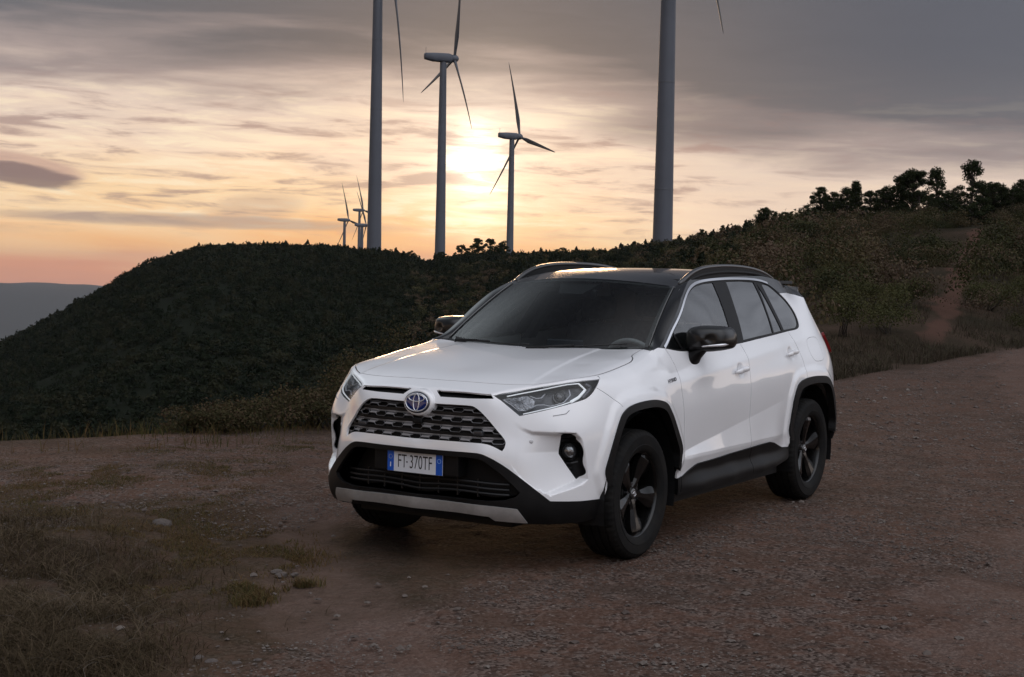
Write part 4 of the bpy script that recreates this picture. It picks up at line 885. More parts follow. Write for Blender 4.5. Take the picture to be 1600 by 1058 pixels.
ROOFE = smooth([(2.68,1.543),(2.76,1.559),(2.85,1.572),(3.1,1.588),(3.4,1.596),(3.8,1.594),(4.1,1.575),(4.35,1.545),(4.6,1.515),(4.95,1.50),(5.3,1.53),(SMAX,1.56)], .015)[1:]
BOT = dens([(0,.284),(.45,.280),(.62,.268),(1.0,.27),(1.25,.30),(1.97,.30),(2.1,.295),(3.4,.30),(3.75,.335),(3.9,.36),(4.7,.40),(5.2,.36),(SMAX,.36)], .015)
OUTER = np.vstack([BOT, dens([(SMAX,.36),(SMAX,1.56)], .02)[1:-1], ROOFE[::-1], APIL[::-1], seam_sz[::-1], dens([(0,seam_sz[0,1]),(0,.284)], .01)[1:-1]])
# outlines (s along the flank from the nose, z height)
headlight = np.vstack([dens([(.445,.9375),(.505,.906),(.562,.866),(.614,.829)], .008)[:-1], smooth([(.614,.829),(.733,.855),(.864,.884),(.952,.902),(1.03,.921),(1.08,.948),(1.12,.978),(1.165,1.012),(1.195,1.037)], .008)])
_top = seam_sz[(seam_sz[:,0]>.452)&(seam_sz[:,0]<1.195)]-[0,.008]
headlight = np.vstack([headlight, _top[::-1]])
grille = np.vstack([dens([(0,.872),(.30,.8755)], .01)[:-1], smooth([(.30,.8755),(.345,.872),(.385,.853),(.435,.812),(.49,.755),(.528,.716),(.541,.694),(.537,.668),(.525,.648)], .008)[:-1], smooth([(.525,.648),(.483,.668),(.45,.679),(.413,.684),(.293,.686),(.138,.685),(0,.684)], .01)])
slot = dens([(.082,.9425),(.238,.9435),(.38,.9425),(.440,.9395),(.462,.916),(.302,.910),(.125,.909)], .01, True)
i_out = smooth([(0,.634),(.195,.634),(.36,.635),(.41,.632),(.45,.619),(.531,.577),(.621,.516),(.716,.445),(.783,.394)], .01)
black_low = np.vstack([i_out, dens([(.783,.394),(.95,.388),(1.124,.387),(1.20,.40)], .012)[1:], dens([(1.20,.40),(1.20,.10),(0,.10)], .02)[1:]])
inner_c = smooth([(0,.607),(.273,.607),(.37,.607),(.42,.598),(.465,.571),(.533,.52),(.59,.472),(.625,.436)], .01)
intake = np.vstack([inner_c, dens([(.625,.436),(.60,.412),(.54,.392),(.44,.383),(.24,.384),(0,.386)], .01)[1:]])
skid = dens([(0,.370),(.24,.366),(.49,.360),(.581,.354),(.612,.351),(.668,.278),(.58,.281),(.49,.284),(.458,.306),(.285,.311),(.10,.312),(0,.312)], .01, False)
fog = np.vstack([smooth([(.868,.742),(.902,.740),(.928,.731),(.950,.704),(.968,.656),(.980,.581),(.991,.530),(.983,.508),(.962,.495)], .008), dens([(.962,.495),(.856,.630),(.868,.742)], .008)[1:-1]])
archFo = np.vstack([smooth([tuple(p) for p in AF], .012), dens([(AF[-1,0],AF[-1,1]),(AF[-1,0]+.03,.2),(AF[0,0]-.02,.2),(AF[0,0],AF[0,1])], .02)[1:-1]])
def _ins(A, w):
    c = np.array([A[:,0].mean(), .45]); o = []
    for p in A:
        v = c-p; v = v/np.linalg.norm(v); o.append(tuple(p+v*w))
    return o
AFi = [(sx(a),b) for a,b in [(1.708,.47),(1.716,.53),(1.686,.655),(1.637,.752),(1.588,.808),(1.53,.829),(1.39,.843),(1.23,.840),(1.125,.816),(1.075,.782),(.965,.66),(.888,.55),(.888,.50)]]
ARi = [(sx(a),b) for a,b in [(-.978,.48),(-.960,.55),(-.980,.66),(-1.035,.778),(-1.09,.812),(-1.20,.830),(-1.38,.835),(-1.53,.817),(-1.59,.775),(-1.67,.64),(-1.73,.54),(-1.72,.48)]]
archFi = np.vstack([smooth(AFi, .012), dens([AFi[-1],(AFi[-1][0]-.01,.2),(AFi[0][0]+.01,.2),AFi[0]], .02)[1:-1]])
archRo = np.vstack([smooth([tuple(p) for p in AR], .012), dens([(AR[-1,0],AR[-1,1]),(AR[-1,0]+.02,.2),(AR[0,0]-.02,.2),(AR[0,0],AR[0,1])], .02)[1:-1]])
archRi = np.vstack([smooth(ARi, .012), dens([ARi[-1],(ARi[-1][0]-.01,.2),(ARi[0][0]+.01,.2),ARi[0]], .02)[1:-1]])
sill = np.vstack([dens([(1.90,.385),(1.95,.389),(2.06,.396),(2.10,.402),(2.25,.450),(2.29,.457),(3.07,.480),(3.42,.486),(3.50,.474),(3.68,.424),(3.84,.413)], .012), dens([(3.84,.413),(3.95,.20),(1.88,.20),(1.90,.385)], .02)[1:-1]])
d1f = smooth([(2.030,1.148),(2.042,1.11),(2.050,1.05),(2.048,.98),(2.048,.92),(2.058,.85),(2.077,.734),(2.088,.643),(2.088,.553),(2.078,.46),(2.072,.390),(2.066,.31)], .015)
d12 = smooth([(3.055,1.150),(3.085,1.10),(3.100,1.049),(3.096,1.0),(3.084,.92),(3.075,.784),(3.076,.66),(3.084,.56),(3.094,.48),(3.112,.38),(3.12,.31)], .015)
d2r = smooth([(3.975,1.205),(4.018,1.129),(4.052,1.063),(4.068,1.01),(4.072,.95),(4.06,.87)], .015)
belt = smooth([(1.86,1.164),(2.030,1.149),(2.203,1.128),(2.6,1.133),(3.055,1.149),(3.386,1.169),(3.964,1.203),(4.168,1.216),(4.215,1.228)], .015)
fb = smooth([(1.118,.972),(1.19,.93),(1.25,.89),(1.275,.865)], .01)
fuelp = smooth([(4.225,1.060),(4.25,1.01),(4.27,.992),(4.30,.986),(4.40,.988),(4.44,1.0),(4.45,1.05),(4.45,1.13),(4.43,1.15),(4.28,1.15),(4.235,1.13)], .012, True)
# glasshouse
g1 = np.vstack([smooth([(2.090,1.168),(2.239,1.262),(2.36,1.341),(2.475,1.414),(2.57,1.458),(2.66,1.488),(2.766,1.512),(2.896,1.528),(3.005,1.536),(3.075,1.538)], .015)[:-1], dens([(3.075,1.538),(3.052,1.435),(3.02,1.33),(2.992,1.251),(2.960,1.163)], .015)[:-1], smooth([(2.960,1.163),(2.6,1.149),(2.28,1.142),(2.14,1.144),(2.083,1.155)], .015)])
bar1 = dens([(2.190,1.235),(2.203,1.24),(2.250,1.135),(2.228,1.135)], .012, True)
g2 = dens([(3.288,1.548),(3.55,1.552),(3.766,1.546),(3.745,1.412),(3.715,1.30),(3.681,1.202),(3.4,1.187),(3.137,1.170),(3.196,1.309),(3.242,1.44)], .015, True)
g2b = dens([(3.808,1.540),(3.832,1.431),(3.852,1.312),(3.872,1.213),(3.705,1.204),(3.745,1.34),(3.775,1.44)], .015, True)
g3 = np.vstack([dens([(3.917,1.216),(3.895,1.344),(3.884,1.451),(3.888,1.532),(3.95,1.532)], .015)[:-1], smooth([(3.95,1.532),(4.0,1.520),(4.112,1.457),(4.194,1.396),(4.230,1.335),(4.232,1.290),(4.21,1.25),(4.169,1.231),(4.05,1.222),(3.917,1.216)], .012)[:-1]])
ch_in = smooth([(2.030,1.149),(2.085,1.178),(2.235,1.272),(2.36,1.352),(2.475,1.423),(2.57,1.467),(2.66,1.497),(2.766,1.520),(2.896,1.536),(3.0,1.544),(3.15,1.551),(3.4,1.557),(3.75,1.555),(3.9,1.545),(3.99,1.530)], .015)
def offl(P, w):
    P = np.array(P); t = np.gradient(P, axis=0); t /= np.linalg.norm(t, axis=1)[:,None]; return P+np.c_[-t[:,1], t[:,0]]*w
ch_out = offl(ch_in, .0145)
chrome = np.vstack([ch_in, ch_out[::-1]])
_beltR = belt[belt[:,0]>2.035]
dlo = np.vstack([ch_in, smooth([(3.99,1.530),(4.02,1.520),(4.122,1.467),(4.206,1.404),(4.246,1.338),(4.249,1.288),(4.235,1.245),(4.215,1.228)], .012)[1:-1], _beltR[::-1]])
dpil = np.vstack([dens([(4.121,1.4665),(4.302,1.470),(4.50,1.455),(4.60,1.43),(SMAX,1.43)], .015)])
black_top = np.vstack([belt[belt[:,0]<=2.031], ch_in[1:], smooth([(3.99,1.530),(4.02,1.520),(4.122,1.467)], .012)[1:-1], dpil, dens([(SMAX,1.43),(SMAX,1.8),(1.5,1.8),(1.5,1.16),(1.86,1.16)], .05)[1:-1]])
tail = smooth([(4.70,1.165),(4.85,1.16),(5.1,1.13),(5.3,1.10),(5.3,1.04),(5.1,1.03),(4.88,1.02),(4.76,1.03),(4.73,1.09)], .015, True)
rear_black = dens([(4.55,.10),(4.57,.50),(4.8,.56),(SMAX,.56),(SMAX,.10)], .03, True)
rear_glass = dens([(5.05,1.20),(SMAX,1.18),(SMAX,1.44),(5.10,1.43)], .03, True)
gaps = [buf(d1f, .005), buf(d12, .005), buf(d2r, .005), buf(fb, .0035)]
fuel_gap = np.vstack([fuelp]); 
fuel_in = np.array([fuelp.mean(0)+(p-fuelp.mean(0))*.975 for p in fuelp])
ARCHGAP = [buf(dens([(1.90*0+sx(-1.19),.875),(sx(-1.19),.80)], .01), .004)]
polys = [headlight, grille, slot, black_low, intake, skid, fog, FOGREC, archFo, archFi, archRo, archRi, sill, chrome, g1, bar1, g2, g2b, g3, dlo, black_top, tail, rear_black, rear_glass, fuelp, fuel_in]+gaps
# crease lines that the surface needs along its sharp folds
def clip_outer(P): return P
_zr = np.array([(sx(x), .955+(.84-x)*.088) for x in np.arange(1.0, -1.6, -.02)]); creases = [buf(_zr, .012)]
_zd = np.array([(sx(x), .55+(.73-x)*.13) for x in np.arange(.75, -.75, -.02)]); creases += [buf(_zd, .008), buf(np.array([(sx(x), .517) for x in np.arange(.75, -.80, -.02)]), .008)]
V2, F2, C2 = domain(OUTER, polys+creases, [((0,.2),(1.3,1.2),.0095), ((1.3,.2),(4.7,1.7),.0175), ((4.7,.2),(SMAX,1.7),.03)])
REG = np.full(len(F2), 'body', dtype=object)
def put(name, poly, only=None):
    m = inside(C2, poly)
    if only is not None: m &= only
    REG[m] = name
above_belt = lambda: None
_dm = (C2[:,1] < np.interp(C2[:,0], belt[:,0], belt[:,1]))
_s1 = np.interp(C2[:,1], d1f[::-1,1], d1f[::-1,0]); _s2 = np.interp(C2[:,1], d12[::-1,1], d12[::-1,0]); _s3 = np.where(C2[:,1]>.87, np.interp(C2[:,1], d2r[::-1,1], d2r[::-1,0]), 4.06)
REG[_dm&(C2[:,0]>_s1)&(C2[:,0]<_s2)] = 'door_front'
REG[_dm&(C2[:,0]>=_s2)&(C2[:,0]<_s3)] = 'door_rear'
put('fuel', fuelp)
REG[inside(C2, fuelp)&~inside(C2, fuel_in)] = 'gap'; REG[inside(C2, fuel_in)] = 'fuel'
put('rear_black', rear_black); put('tail', tail); put('black_top', black_top); put('rear_glass', rear_glass)
put('frame', dlo); put('chrome', chrome); put('g1', g1); put('frame', bar1); put('g2', g2); put('g2b', g2b); put('g3', g3)
for g in gaps: put('gap', g, (C2[:,1]<1.2))
_cl = inside(C2, sill); REG[_cl&(REG!='gap')] = 'sill'
put('black_low', black_low, C2[:,0]<1.25); put('skid', skid); put('intake', intake); put('fog', fog); put('grille', grille); put('slot', slot); put('headlight', headlight)
put('void', archFo); put('void', archRo); put('archF', archFo, C2[:,1]>.455); put('archR', archRo, C2[:,1]>.46); put('void', archFi); put('void', archRi)
P3 = shellP(V2); N3 = shellN(V2)
P3[V2[:,0]<1e-6, 1] = 0; N3[V2[:,0]<1e-6, 1] = 0; N3[V2[:,0]>SMAX-1e-6, 1] = 0
# boundary with the bonnet: identical points
_tree = {(round(a,5), round(b,5)): i for i, (a, b) in enumerate(V2)}
for k, q in enumerate(seam_sz):
    i = _tree.get((round(q[0],5), round(q[1],5)))
    if i is not None: P3[i] = SEAM[k]
def part_arrays(F, P, N, off, wall, wall_to=None, lip=0):
    """a skin moved along its normals, with returns along its free edges"""
    u, inv = np.unique(F.ravel(), return_inverse=True); f = inv.reshape(-1,3); p = P[u]+N[u]*off; n = N[u].copy()
    V = [p]; NN = [n]; FF = [tuple(t) for t in f]
    if wall:
        cnt = {}
        for t in f:
            for a, b in ((t[0],t[1]),(t[1],t[2]),(t[2],t[0])): cnt[(a,b)] = 1
        ed = [(a, b) for (a, b) in cnt if (b, a) not in cnt and not (abs(p[a,1])<1e-5 and abs(p[b,1])<1e-5)]
        if ed:
            base = len(p); A = np.array(ed); a0 = p[A[:,0]]; b0 = p[A[:,1]]; ia = a0-N[u][A[:,0]]*wall; ib = b0-N[u][A[:,1]]*wall
            wn = np.cross(b0-a0, (N[u][A[:,0]])); wn /= np.linalg.norm(wn, axis=1)[:,None]+1e-12
            if wall < 0: wn = -wn
            m = len(A); V += [a0, b0, ib, ia]; NN += [wn]*4
            for k in range(m): FF.append((base+m+k, base+k, base+3*m+k, base+2*m+k) if wall > 0 else (base+k, base+m+k, base+2*m+k, base+3*m+k))
    return np.vstack(V), np.vstack(NN), FF
def mirror(V, N, F):
    m = np.array([1,-1,1]); return V*m, N*m, [t[::-1] for t in F]
def join(*parts):
    V = []; N = []; F = []; b = 0
    for v, n, f in parts: V.append(v); N.append(n); F += [tuple(b+i for i in t) for t in f]; b += len(v)
    return np.vstack(V), np.vstack(N), F
def shell_part(name, keys, m, parent, off=0, wall=.012, side='both', PV=None):
    keys = (keys,) if isinstance(keys, str) else keys
    Fs = F2[np.isin(REG.astype(str), keys)]; A = part_arrays(Fs, P3, N3, off, wall)
    out = []
    if side == 'both': v, n, f = join(A, mirror(*A)); return mk(name, v, f, m, parent, True, n)
    for sgn in (1, -1):
        v, n, f = A if sgn > 0 else mirror(*A); out.append(mk(name, v, f, m, parent if not isinstance(parent, list) else parent[0 if sgn>0 else 1], True, n))
    return out
car = empty('parked_car'); tag(car, 'white five-door SUV with black roof and black wheels parked on the reddish gravel', 'car')
body = shell_part('body', 'body', PAINT, car, 0, .012)
gapo = shell_part('panel_gap', 'gap', PLASTD, body, -.009, 0)
doorsF = shell_part('front_door', 'door_front', PAINT, car, 0, .009, 'sep'); doorsR = shell_part('rear_door', 'door_rear', PAINT, car, 0, .009, 'sep')
_A = part_arrays(F2[REG.astype(str)=='fuel'], P3, N3, 0, .006); mk('fuel_flap', _A[0], _A[2], PAINT, body, True, _A[1])
_B = mirror(*_A); mk('body_panel', _B[0], _B[2], PAINT, body, True, _B[1])
shell_part('lower_bumper', 'black_low', PLAST, car, .002, .02)
shell_part('intake_cavity', 'intake', PLASTD, car, -.11, -.09)
shell_part('skid_plate', 'skid', SILV, car, .008, .02)
shell_part('grille_recess', 'grille', PLASTD, car, -.055, -.042)
shell_part('bonnet_slot', 'slot', PLASTD, car, -.03, -.017)
fogr = shell_part('fog_lamp_recess', 'fog', PLASTD, car, -.045, -.032, 'sep')
shell_part('wheel_arch', 'archF', PLAST, car, .012, .05, 'sep'); shell_part('wheel_arch', 'archR', PLAST, car, .012, .05, 'sep')
shell_part('sill_cladding', 'sill', PLAST, car, .009, .03, 'sep')
shell_part('rear_bumper', 'rear_black', PLAST, car, .003, .02)
shell_part('tail_light', 'tail', REDL, car, .022, .02, 'sep')
shell_part('roof_side', 'black_top', GLOSSB, car, 0, .012)
shell_part('window_frame', 'frame', PLAST, car, -.003, .01, 'sep')
shell_part('chrome_trim', 'chrome', CHROME, car, .004, .006, 'sep')
w1 = shell_part('front_window', 'g1', GL_F, car, -.007, 0, 'sep'); w2 = shell_part('rear_window', ('g2','g2b'), GL_R, car, -.007, 0, 'sep'); w3 = shell_part('quarter_window', 'g3', GL_R, car, -.006, 0, 'sep')
shell_part('tailgate_window', 'rear_glass', GL_R, car, .002, 0)
# ---- bonnet and wing tops ----
hr = smooth([(.985,.775),(.99,.74),(1.03,.55),(1.075,.35),(1.105,.15),(1.115,0)], .012)
HO = np.vstack([SEAM[:,:2], hr[1:], dens([(1.115,0),(2.172,0)], .012)[1:-1]])
shut = smooth([(2.040,0),(2.040,.2),(2.028,.40),(2.008,.50),(1.985,.575)], .01)
shut2 = smooth([(1.985,.575),(1.93,.640),(1.85,.710),(1.76,.757),(1.66,.783),(1.55,.790),(1.44,.792),(1.34,.793),(1.27,.787),(1.21,.765),(1.17,.738),(1.10,.722),(.98,.716)], .01)
hgap = [buf(shut, .0055), buf(shut2, .0062)]
V4, F4, C4 = domain(HO, hgap+[buf(np.array([(x, .47+(x-1.1)*.10) for x in np.arange(1.12, 1.95, .02)]), .034)], [((.9,0),(2.2,.85),.0125)])
R4 = np.full(len(F4), 'wing', dtype=object)
hood_poly = np.vstack([shut, shut2[1:], [(.9,.716),(.9,0)]]); R4[inside(C4, hood_poly)] = 'hood'
nose_poly = np.vstack([shut, shut2[1:12], [(2.16,.50),(2.3,.45),(2.3,0)]])
R4[(C4[:,0]>np.interp(C4[:,1], shut[:,1], shut[:,0]))&(C4[:,1]<.585)] = 'nose'
for g in hgap: R4[inside(C4, g)] = 'gap'
def hoodP(q): return snap(np.c_[q, Hood(q[:,0], q[:,1])])
P4 = hoodP(V4); e = 2e-3; _a = hoodP(V4+[e,0])-hoodP(V4-[e,0]); _b = hoodP(V4+[0,e])-hoodP(V4-[0,e]); N4 = np.cross(_a, _b); N4 /= np.linalg.norm(N4, axis=1)[:,None]; N4[N4[:,2]<0] *= -1
_tree = {(round(a,5), round(b,5)): i for i, (a, b) in enumerate(V4)}
for q in SEAM:
    i = _tree.get((round(q[0],5), round(q[1],5)))
    if i is not None: P4[i] = q
z0 = V4[:,1]<1e-6; P4[z0,1] = 0; N4[z0,1] = 0
def top_part(name, key, m, parent, off=0, wall=.01):
    A = part_arrays(F4[R4==key], P4, N4, off, wall); v, n, f = join(A, mirror(*A)); return mk(name, v, f, m, parent, True, n)
hood = top_part('bonnet', 'hood', PAINT, car, 0, .01); _A = part_arrays(F4[R4=='wing'], P4, N4, 0, 0); mk('wing_top', _A[0], _A[2], PAINT, body, True, _A[1]); _B = mirror(*_A); mk('wing_top', _B[0], _B[2], PAINT, body, True, _B[1]); top_part('bonnet_nose', 'nose', PAINT, body, 0, .01); top_part('bonnet_gap', 'gap', PLASTD, body, -.010, 0)
def sp(pts, off=0):
    q = np.array(pts, float); p = shellP(q)+shellN(q)*off; return p
def mir(V): return [(v[0], -v[1], v[2]) for v in V]
def both(mb_fn, name, m, parent, **k):
    """build a left part and its mirror image, two objects"""
    o = []
    for sg in (1, -1):
        b = MB(); mb_fn(b); 
        if sg < 0: b.v = mir(b.v)
        o.append(b.build(name, m, parent[0 if sg>0 else 1] if isinstance(parent, list) else parent, **k))
    return o
# ---- windscreen ----
def ws(u, v):
    y0 = u*.712; xb = 1.135-.240*abs(u)**2.2; zb = 1.108+.038*u*u
    y1 = u*.592; xt = .430-.115*abs(u)**2.0; zt = 1.549-.040*u*u
    bl = 4*v*(1-v)*.016
    return np.stack([xb+(xt-xb)*v+bl*.5, y0+(y1-y0)*v, zb+(zt-zb)*v+bl*.85], -1)
def wpatch(name, u0, u1, v0, v1, m, parent, off=0, nu=60, nv=30):
    U, Vv = np.meshgrid(np.linspace(u0, u1, nu), np.linspace(v0, v1, nv)); P = ws(U, Vv).reshape(-1,3)
    e = 1e-3; n = np.cross((ws(U, Vv+e)-ws(U, Vv-e)).reshape(-1,3), (ws(U+e, Vv)-ws(U-e, Vv)).reshape(-1,3)); n /= np.linalg.norm(n, axis=1)[:,None]; n[n[:,2]<0] *= -1
    F = [(j*nu+i, j*nu+i+1, (j+1)*nu+i+1, (j+1)*nu+i) for j in range(nv-1) for i in range(nu-1)]
    return mk(name, P+n*off, F, m, parent, True, n)
wsc = wpatch('windscreen', -.985, .985, 0, 1, GL_WS, car)
fr = MB()
for (a, b, c, d) in ((-.985,.985,0,.055),(-.985,-.955,.055,.97),(.955,.985,.055,.97),(-.985,.985,.97,1.0)):
    nu = 40 if b-a > .5 else 3; nv = 3 if b-a > .5 else 24
    U, Vv = np.meshgrid(np.linspace(a, b, nu), np.linspace(c, d, nv)); P = ws(U, Vv).reshape(-1,3)-np.array([.004,0,.006])
    fr.add(P, [(j*nu+i, j*nu+i+1, (j+1)*nu+i+1, (j+1)*nu+i) for j in range(nv-1) for i in range(nu-1)])
fr.build('printed_border', RUB, wsc, smooth=True)
# cowl strip at the foot of the glass
cw = MB(); us = np.linspace(-1, 1, 50); A = ws(us, us*0+.012)+[.0,0,.004]; B = ws(us, us*0)+np.array([.05,0,-.030])
cw.add(np.vstack([A, B]), [(i, i+1, 51+i, 50+i) for i in range(49)]); cw.build('cowl', PLASTD, car, smooth=True)
# ---- windscreen pillars ----
def pillar(b):
    n = 26; t = np.linspace(0, 1, n); E_ = ws(t*0+.992, t*.99+.003)
    apl = np.vstack([seam_sz[-1:], APIL]); dd = np.r_[0, np.cumsum(np.linalg.norm(np.diff(apl, axis=0), axis=1))]; sq = np.c_[np.interp(t*dd[-1], dd, apl[:,0]), np.interp(t*dd[-1], dd, apl[:,1])]
    O_ = sp(sq); K = 7; V = []
    for j in range(K):
        w = j/(K-1); bl = 4*w*(1-w)*.005
        V.append(E_*(1-w)+O_*w+np.array([.5,.35,.6])*bl)
    V = np.array(V).reshape(-1,3); b.add(V, [(j*n+i, j*n+i+1, (j+1)*n+i+1, (j+1)*n+i) for j in range(K-1) for i in range(n-1)])
both(pillar, 'windscreen_pillar', GLOSSB, car, smooth=True)
def pilseal(b):
    t = np.linspace(.02, .985, 24); b.tube(ws(t*0+.992, t)+[.002,.002,.005], .0035, 6)
    t = np.linspace(.02, .96, 24); b.tube(ws(t*0+1.055, t)+[.006,.004,.004], .0018, 6)
both(pilseal, 'pillar_trim', mat('trim_grey', (.09,.09,.09), .3, spec=.6), car, smooth=True)
# ---- roof ----
redge = shellP(ROOFE); redge = np.vstack([shellP(APIL[-1:]), redge]); redge[-1,1] = 0
wt = ws(np.linspace(0, 1, 30), np.ones(30)); 
RC = [(.30,0,1.577),(.05,0,1.605),(-.3,0,1.622),(-.8,0,1.625),(-1.3,0,1.612),(-1.7,0,1.59),(.2,.3,1.580),(-.3,.3,1.618),(-.8,.3,1.62),(-1.3,.3,1.606),(-1.7,.3,1.583),
 (.12,.5,1.575),(-.3,.5,1.605),(-.8,.5,1.608),(-1.3,.5,1.588),(-1.65,.45,1.565)]
allp = np.vstack([RC, wt[::3], redge[::5]]); allp = np.vstack([allp, allp[allp[:,1]>.01]*[1,-1,1]])
Rf = tps(allp[:,:2], allp[:,2], 2e-5)
RO = np.vstack([wt[:,:2], redge[:,:2], dens([(redge[-1,0],0),(wt[0,0],0)], .04)[1:-1]])
V5, F5, C5 = domain(RO, [], [((-2.2,0),(.6,.75),.03)])
P5 = np.c_[V5, Rf(V5[:,0], V5[:,1])]
e = 3e-3; N5 = np.stack([-(Rf(V5[:,0]+e, V5[:,1])-Rf(V5[:,0]-e, V5[:,1]))/(2*e), -(Rf(V5[:,0], V5[:,1]+e)-Rf(V5[:,0], V5[:,1]-e))/(2*e), np.ones(len(V5))], -1); N5 /= np.linalg.norm(N5, axis=1)[:,None]
for arr in (wt, redge):
    for q in arr:
        i = ((V5-q[:2])**2).sum(1).argmin(); P5[i] = q
A = part_arrays(F5, P5, N5, 0, 0); v, n, f = join(A, mirror(*A)); mk('roof', v, f, GLOSSB, car, True, n)
def rail(b):
    pts = spline_pts([(.270,.598,1.524),(.20,.600,1.556),(.08,.597,1.598),(-.08,.592,1.627),(-.3,.588,1.643),(-.6,.584,1.648),(-.85,.58,1.641),(-1.05,.578,1.625),(-1.22,.575,1.600),(-1.38,.572,1.560)], 48)
    b.tube(pts, [.008]+[.016]*46+[.008], 10, flat=.85)
rails = both(rail, 'roof_rail', mat('rail_black', (.012,.012,.013), .28, coat=.6), car, smooth=True)
def railweb(b):
    T_ = spline_pts([(.262,.600,1.520),(.20,.600,1.552),(.08,.598,1.592),(-.08,.594,1.620),(-.3,.590,1.636),(-.6,.586,1.641),(-.85,.582,1.634),(-1.05,.580,1.618),(-1.22,.577,1.593),(-1.38,.574,1.555)], 40)
    V = []
    for p in T_:
        for dy in (-.009, .011):
            V += [(p[0], p[1]+dy, p[2]), (p[0], p[1]+dy*1.5, p[2]-.085)]
    b.add(V, [(4*i+a, 4*i+c, 4*i+4+c, 4*i+4+a) for i in range(39) for a, c in ((0,1),(2,3),(0,2))])
both(railweb, 'rail_web', PLASTD, rails)
def railfoot(b):
    pts = spline_pts([(.265,.602,1.508),(.06,.603,1.566),(-.3,.598,1.602),(-.8,.594,1.607),(-1.15,.59,1.585),(-1.38,.585,1.545)], 30)
    b.tube(pts, .012, 8, flat=1.0)
both(railfoot, 'rail_foot', PLASTD, rails, smooth=True)
# rear spoiler
b = MB(); n = 24
for i in range(n):
    y = -.40+.8*i/(n-1); k = 1-(abs(y)/.62)**3*.25
    for (x, z) in ((-1.50,1.582),(-1.66,1.560),(-1.745,1.532),(-1.735,1.520),(-1.60,1.53)): b.v.append((x+.06*(abs(y)/.5)**2, y, z-.022-.045*(abs(y)/.5)**2.5))
b.f = [(i*5+j, i*5+(j+1)%5, (i+1)*5+(j+1)%5, (i+1)*5+j) for i in range(n-1) for j in range(5)]
b.build('roof_spoiler', GLOSSB, car, smooth=True)
# ---- headlights ----
hl = [empty('headlight') for _ in range(2)]
for h in hl: h.parent = car
shell_part('lamp_housing', 'headlight', LAMPH, hl, -.062, -.054, 'sep'); shell_part('lens', 'headlight', GL_L, hl, -.001, 0, 'sep')
def ribbon(b, pts, off, r, flat=.6, n=None):
    q = smooth(pts, .012) if n is None else dens(pts, .012)
    b.tube(sp(q, off), r, 6, flat=flat)
def drl(b):
    ribbon(b, [(.535,.934),(.60,.946),(.666,.957),(.76,.972),(.834,.984),(.93,.998),(1.012,1.003)], -.014, .0055, n=1)
    ribbon(b, [(1.012,1.003),(1.046,.968),(.985,.930),(.925,.908)], -.014, .009, n=1)
    ribbon(b, [(.632,.842),(.733,.866),(.80,.880),(.867,.895),(.93,.910)], -.014, .0052, n=1)
both(drl, 'daytime_light', LAMPW, hl, smooth=True)
def yk(b):
    ribbon(b, [(.672,.943),(.713,.931),(.745,.934),(.772,.955)], -.028, .006, n=1)
    ribbon(b, [(.672,.874),(.711,.896),(.756,.899),(.795,.892),(.885,.911),(.940,.948),(.940,.976)], -.028, .006, n=1)
    ribbon(b, [(.512,.922),(.56,.895),(.607,.860),(.65,.862)], -.022, .005, n=1)
both(yk, 'lamp_bezel', mat('lamp_bezel_silver', (.42,.43,.46), .3, metal=.7), hl, smooth=True)
def refl(b):
    P = smooth([(.520,.927),(.60,.936),(.666,.943),(.700,.918),(.690,.884),(.650,.866),(.612,.868),(.56,.905)], .006, True)
    c = P.mean(0); rr = rng.random((6, len(P)))
    rings = [c+(P-c)*k for k in (1,.8,.6,.4,.2)]; V = []
    for j, R_ in enumerate(rings): 
        p = sp(R_, -.032); V += [tuple(q+np.array([1,.3,0])*(.006*(rng.random()-.5))) for q in p]
    n_ = len(P); V.append(tuple(sp([c], -.034)[0])); b.add(V, [(j*n_+i, j*n_+(i+1)%n_, (j+1)*n_+(i+1)%n_, (j+1)*n_+i) for j in range(4) for i in range(n_)]+[(4*n_+i, 4*n_+(i+1)%n_, 5*n_) for i in range(n_)])
both(refl, 'reflector', REFL, hl)
def proj(b):
    c = sp([(.868,.944)], -.045)[0]; n_ = shellN(np.array([(.868,.944)]))[0]
    M = Matrix.Translation(Vector(c)) @ Vector(n_).to_track_quat('Z', 'Y').to_matrix().to_4x4()
    b.lathe([(.0001,.028),(.012,.027),(.022,.022),(.029,.012),(.031,0),(.036,.004),(.036,-.01)], 28, M, axis='z')
both(proj, 'projector', mat('projector_lens', (.02,.022,.026), .08, coat=1), hl, smooth=True)
def yside(b):
    P = dens([(1.07,1.012),(1.10,.985),(1.075,.965),(1.02,.930)], .01); b.tube(sp(P, -.03), .012, 6)
both(yside, 'side_reflector', mat('side_reflector_grey', (.10,.10,.115), .3, metal=.6), hl, smooth=True)
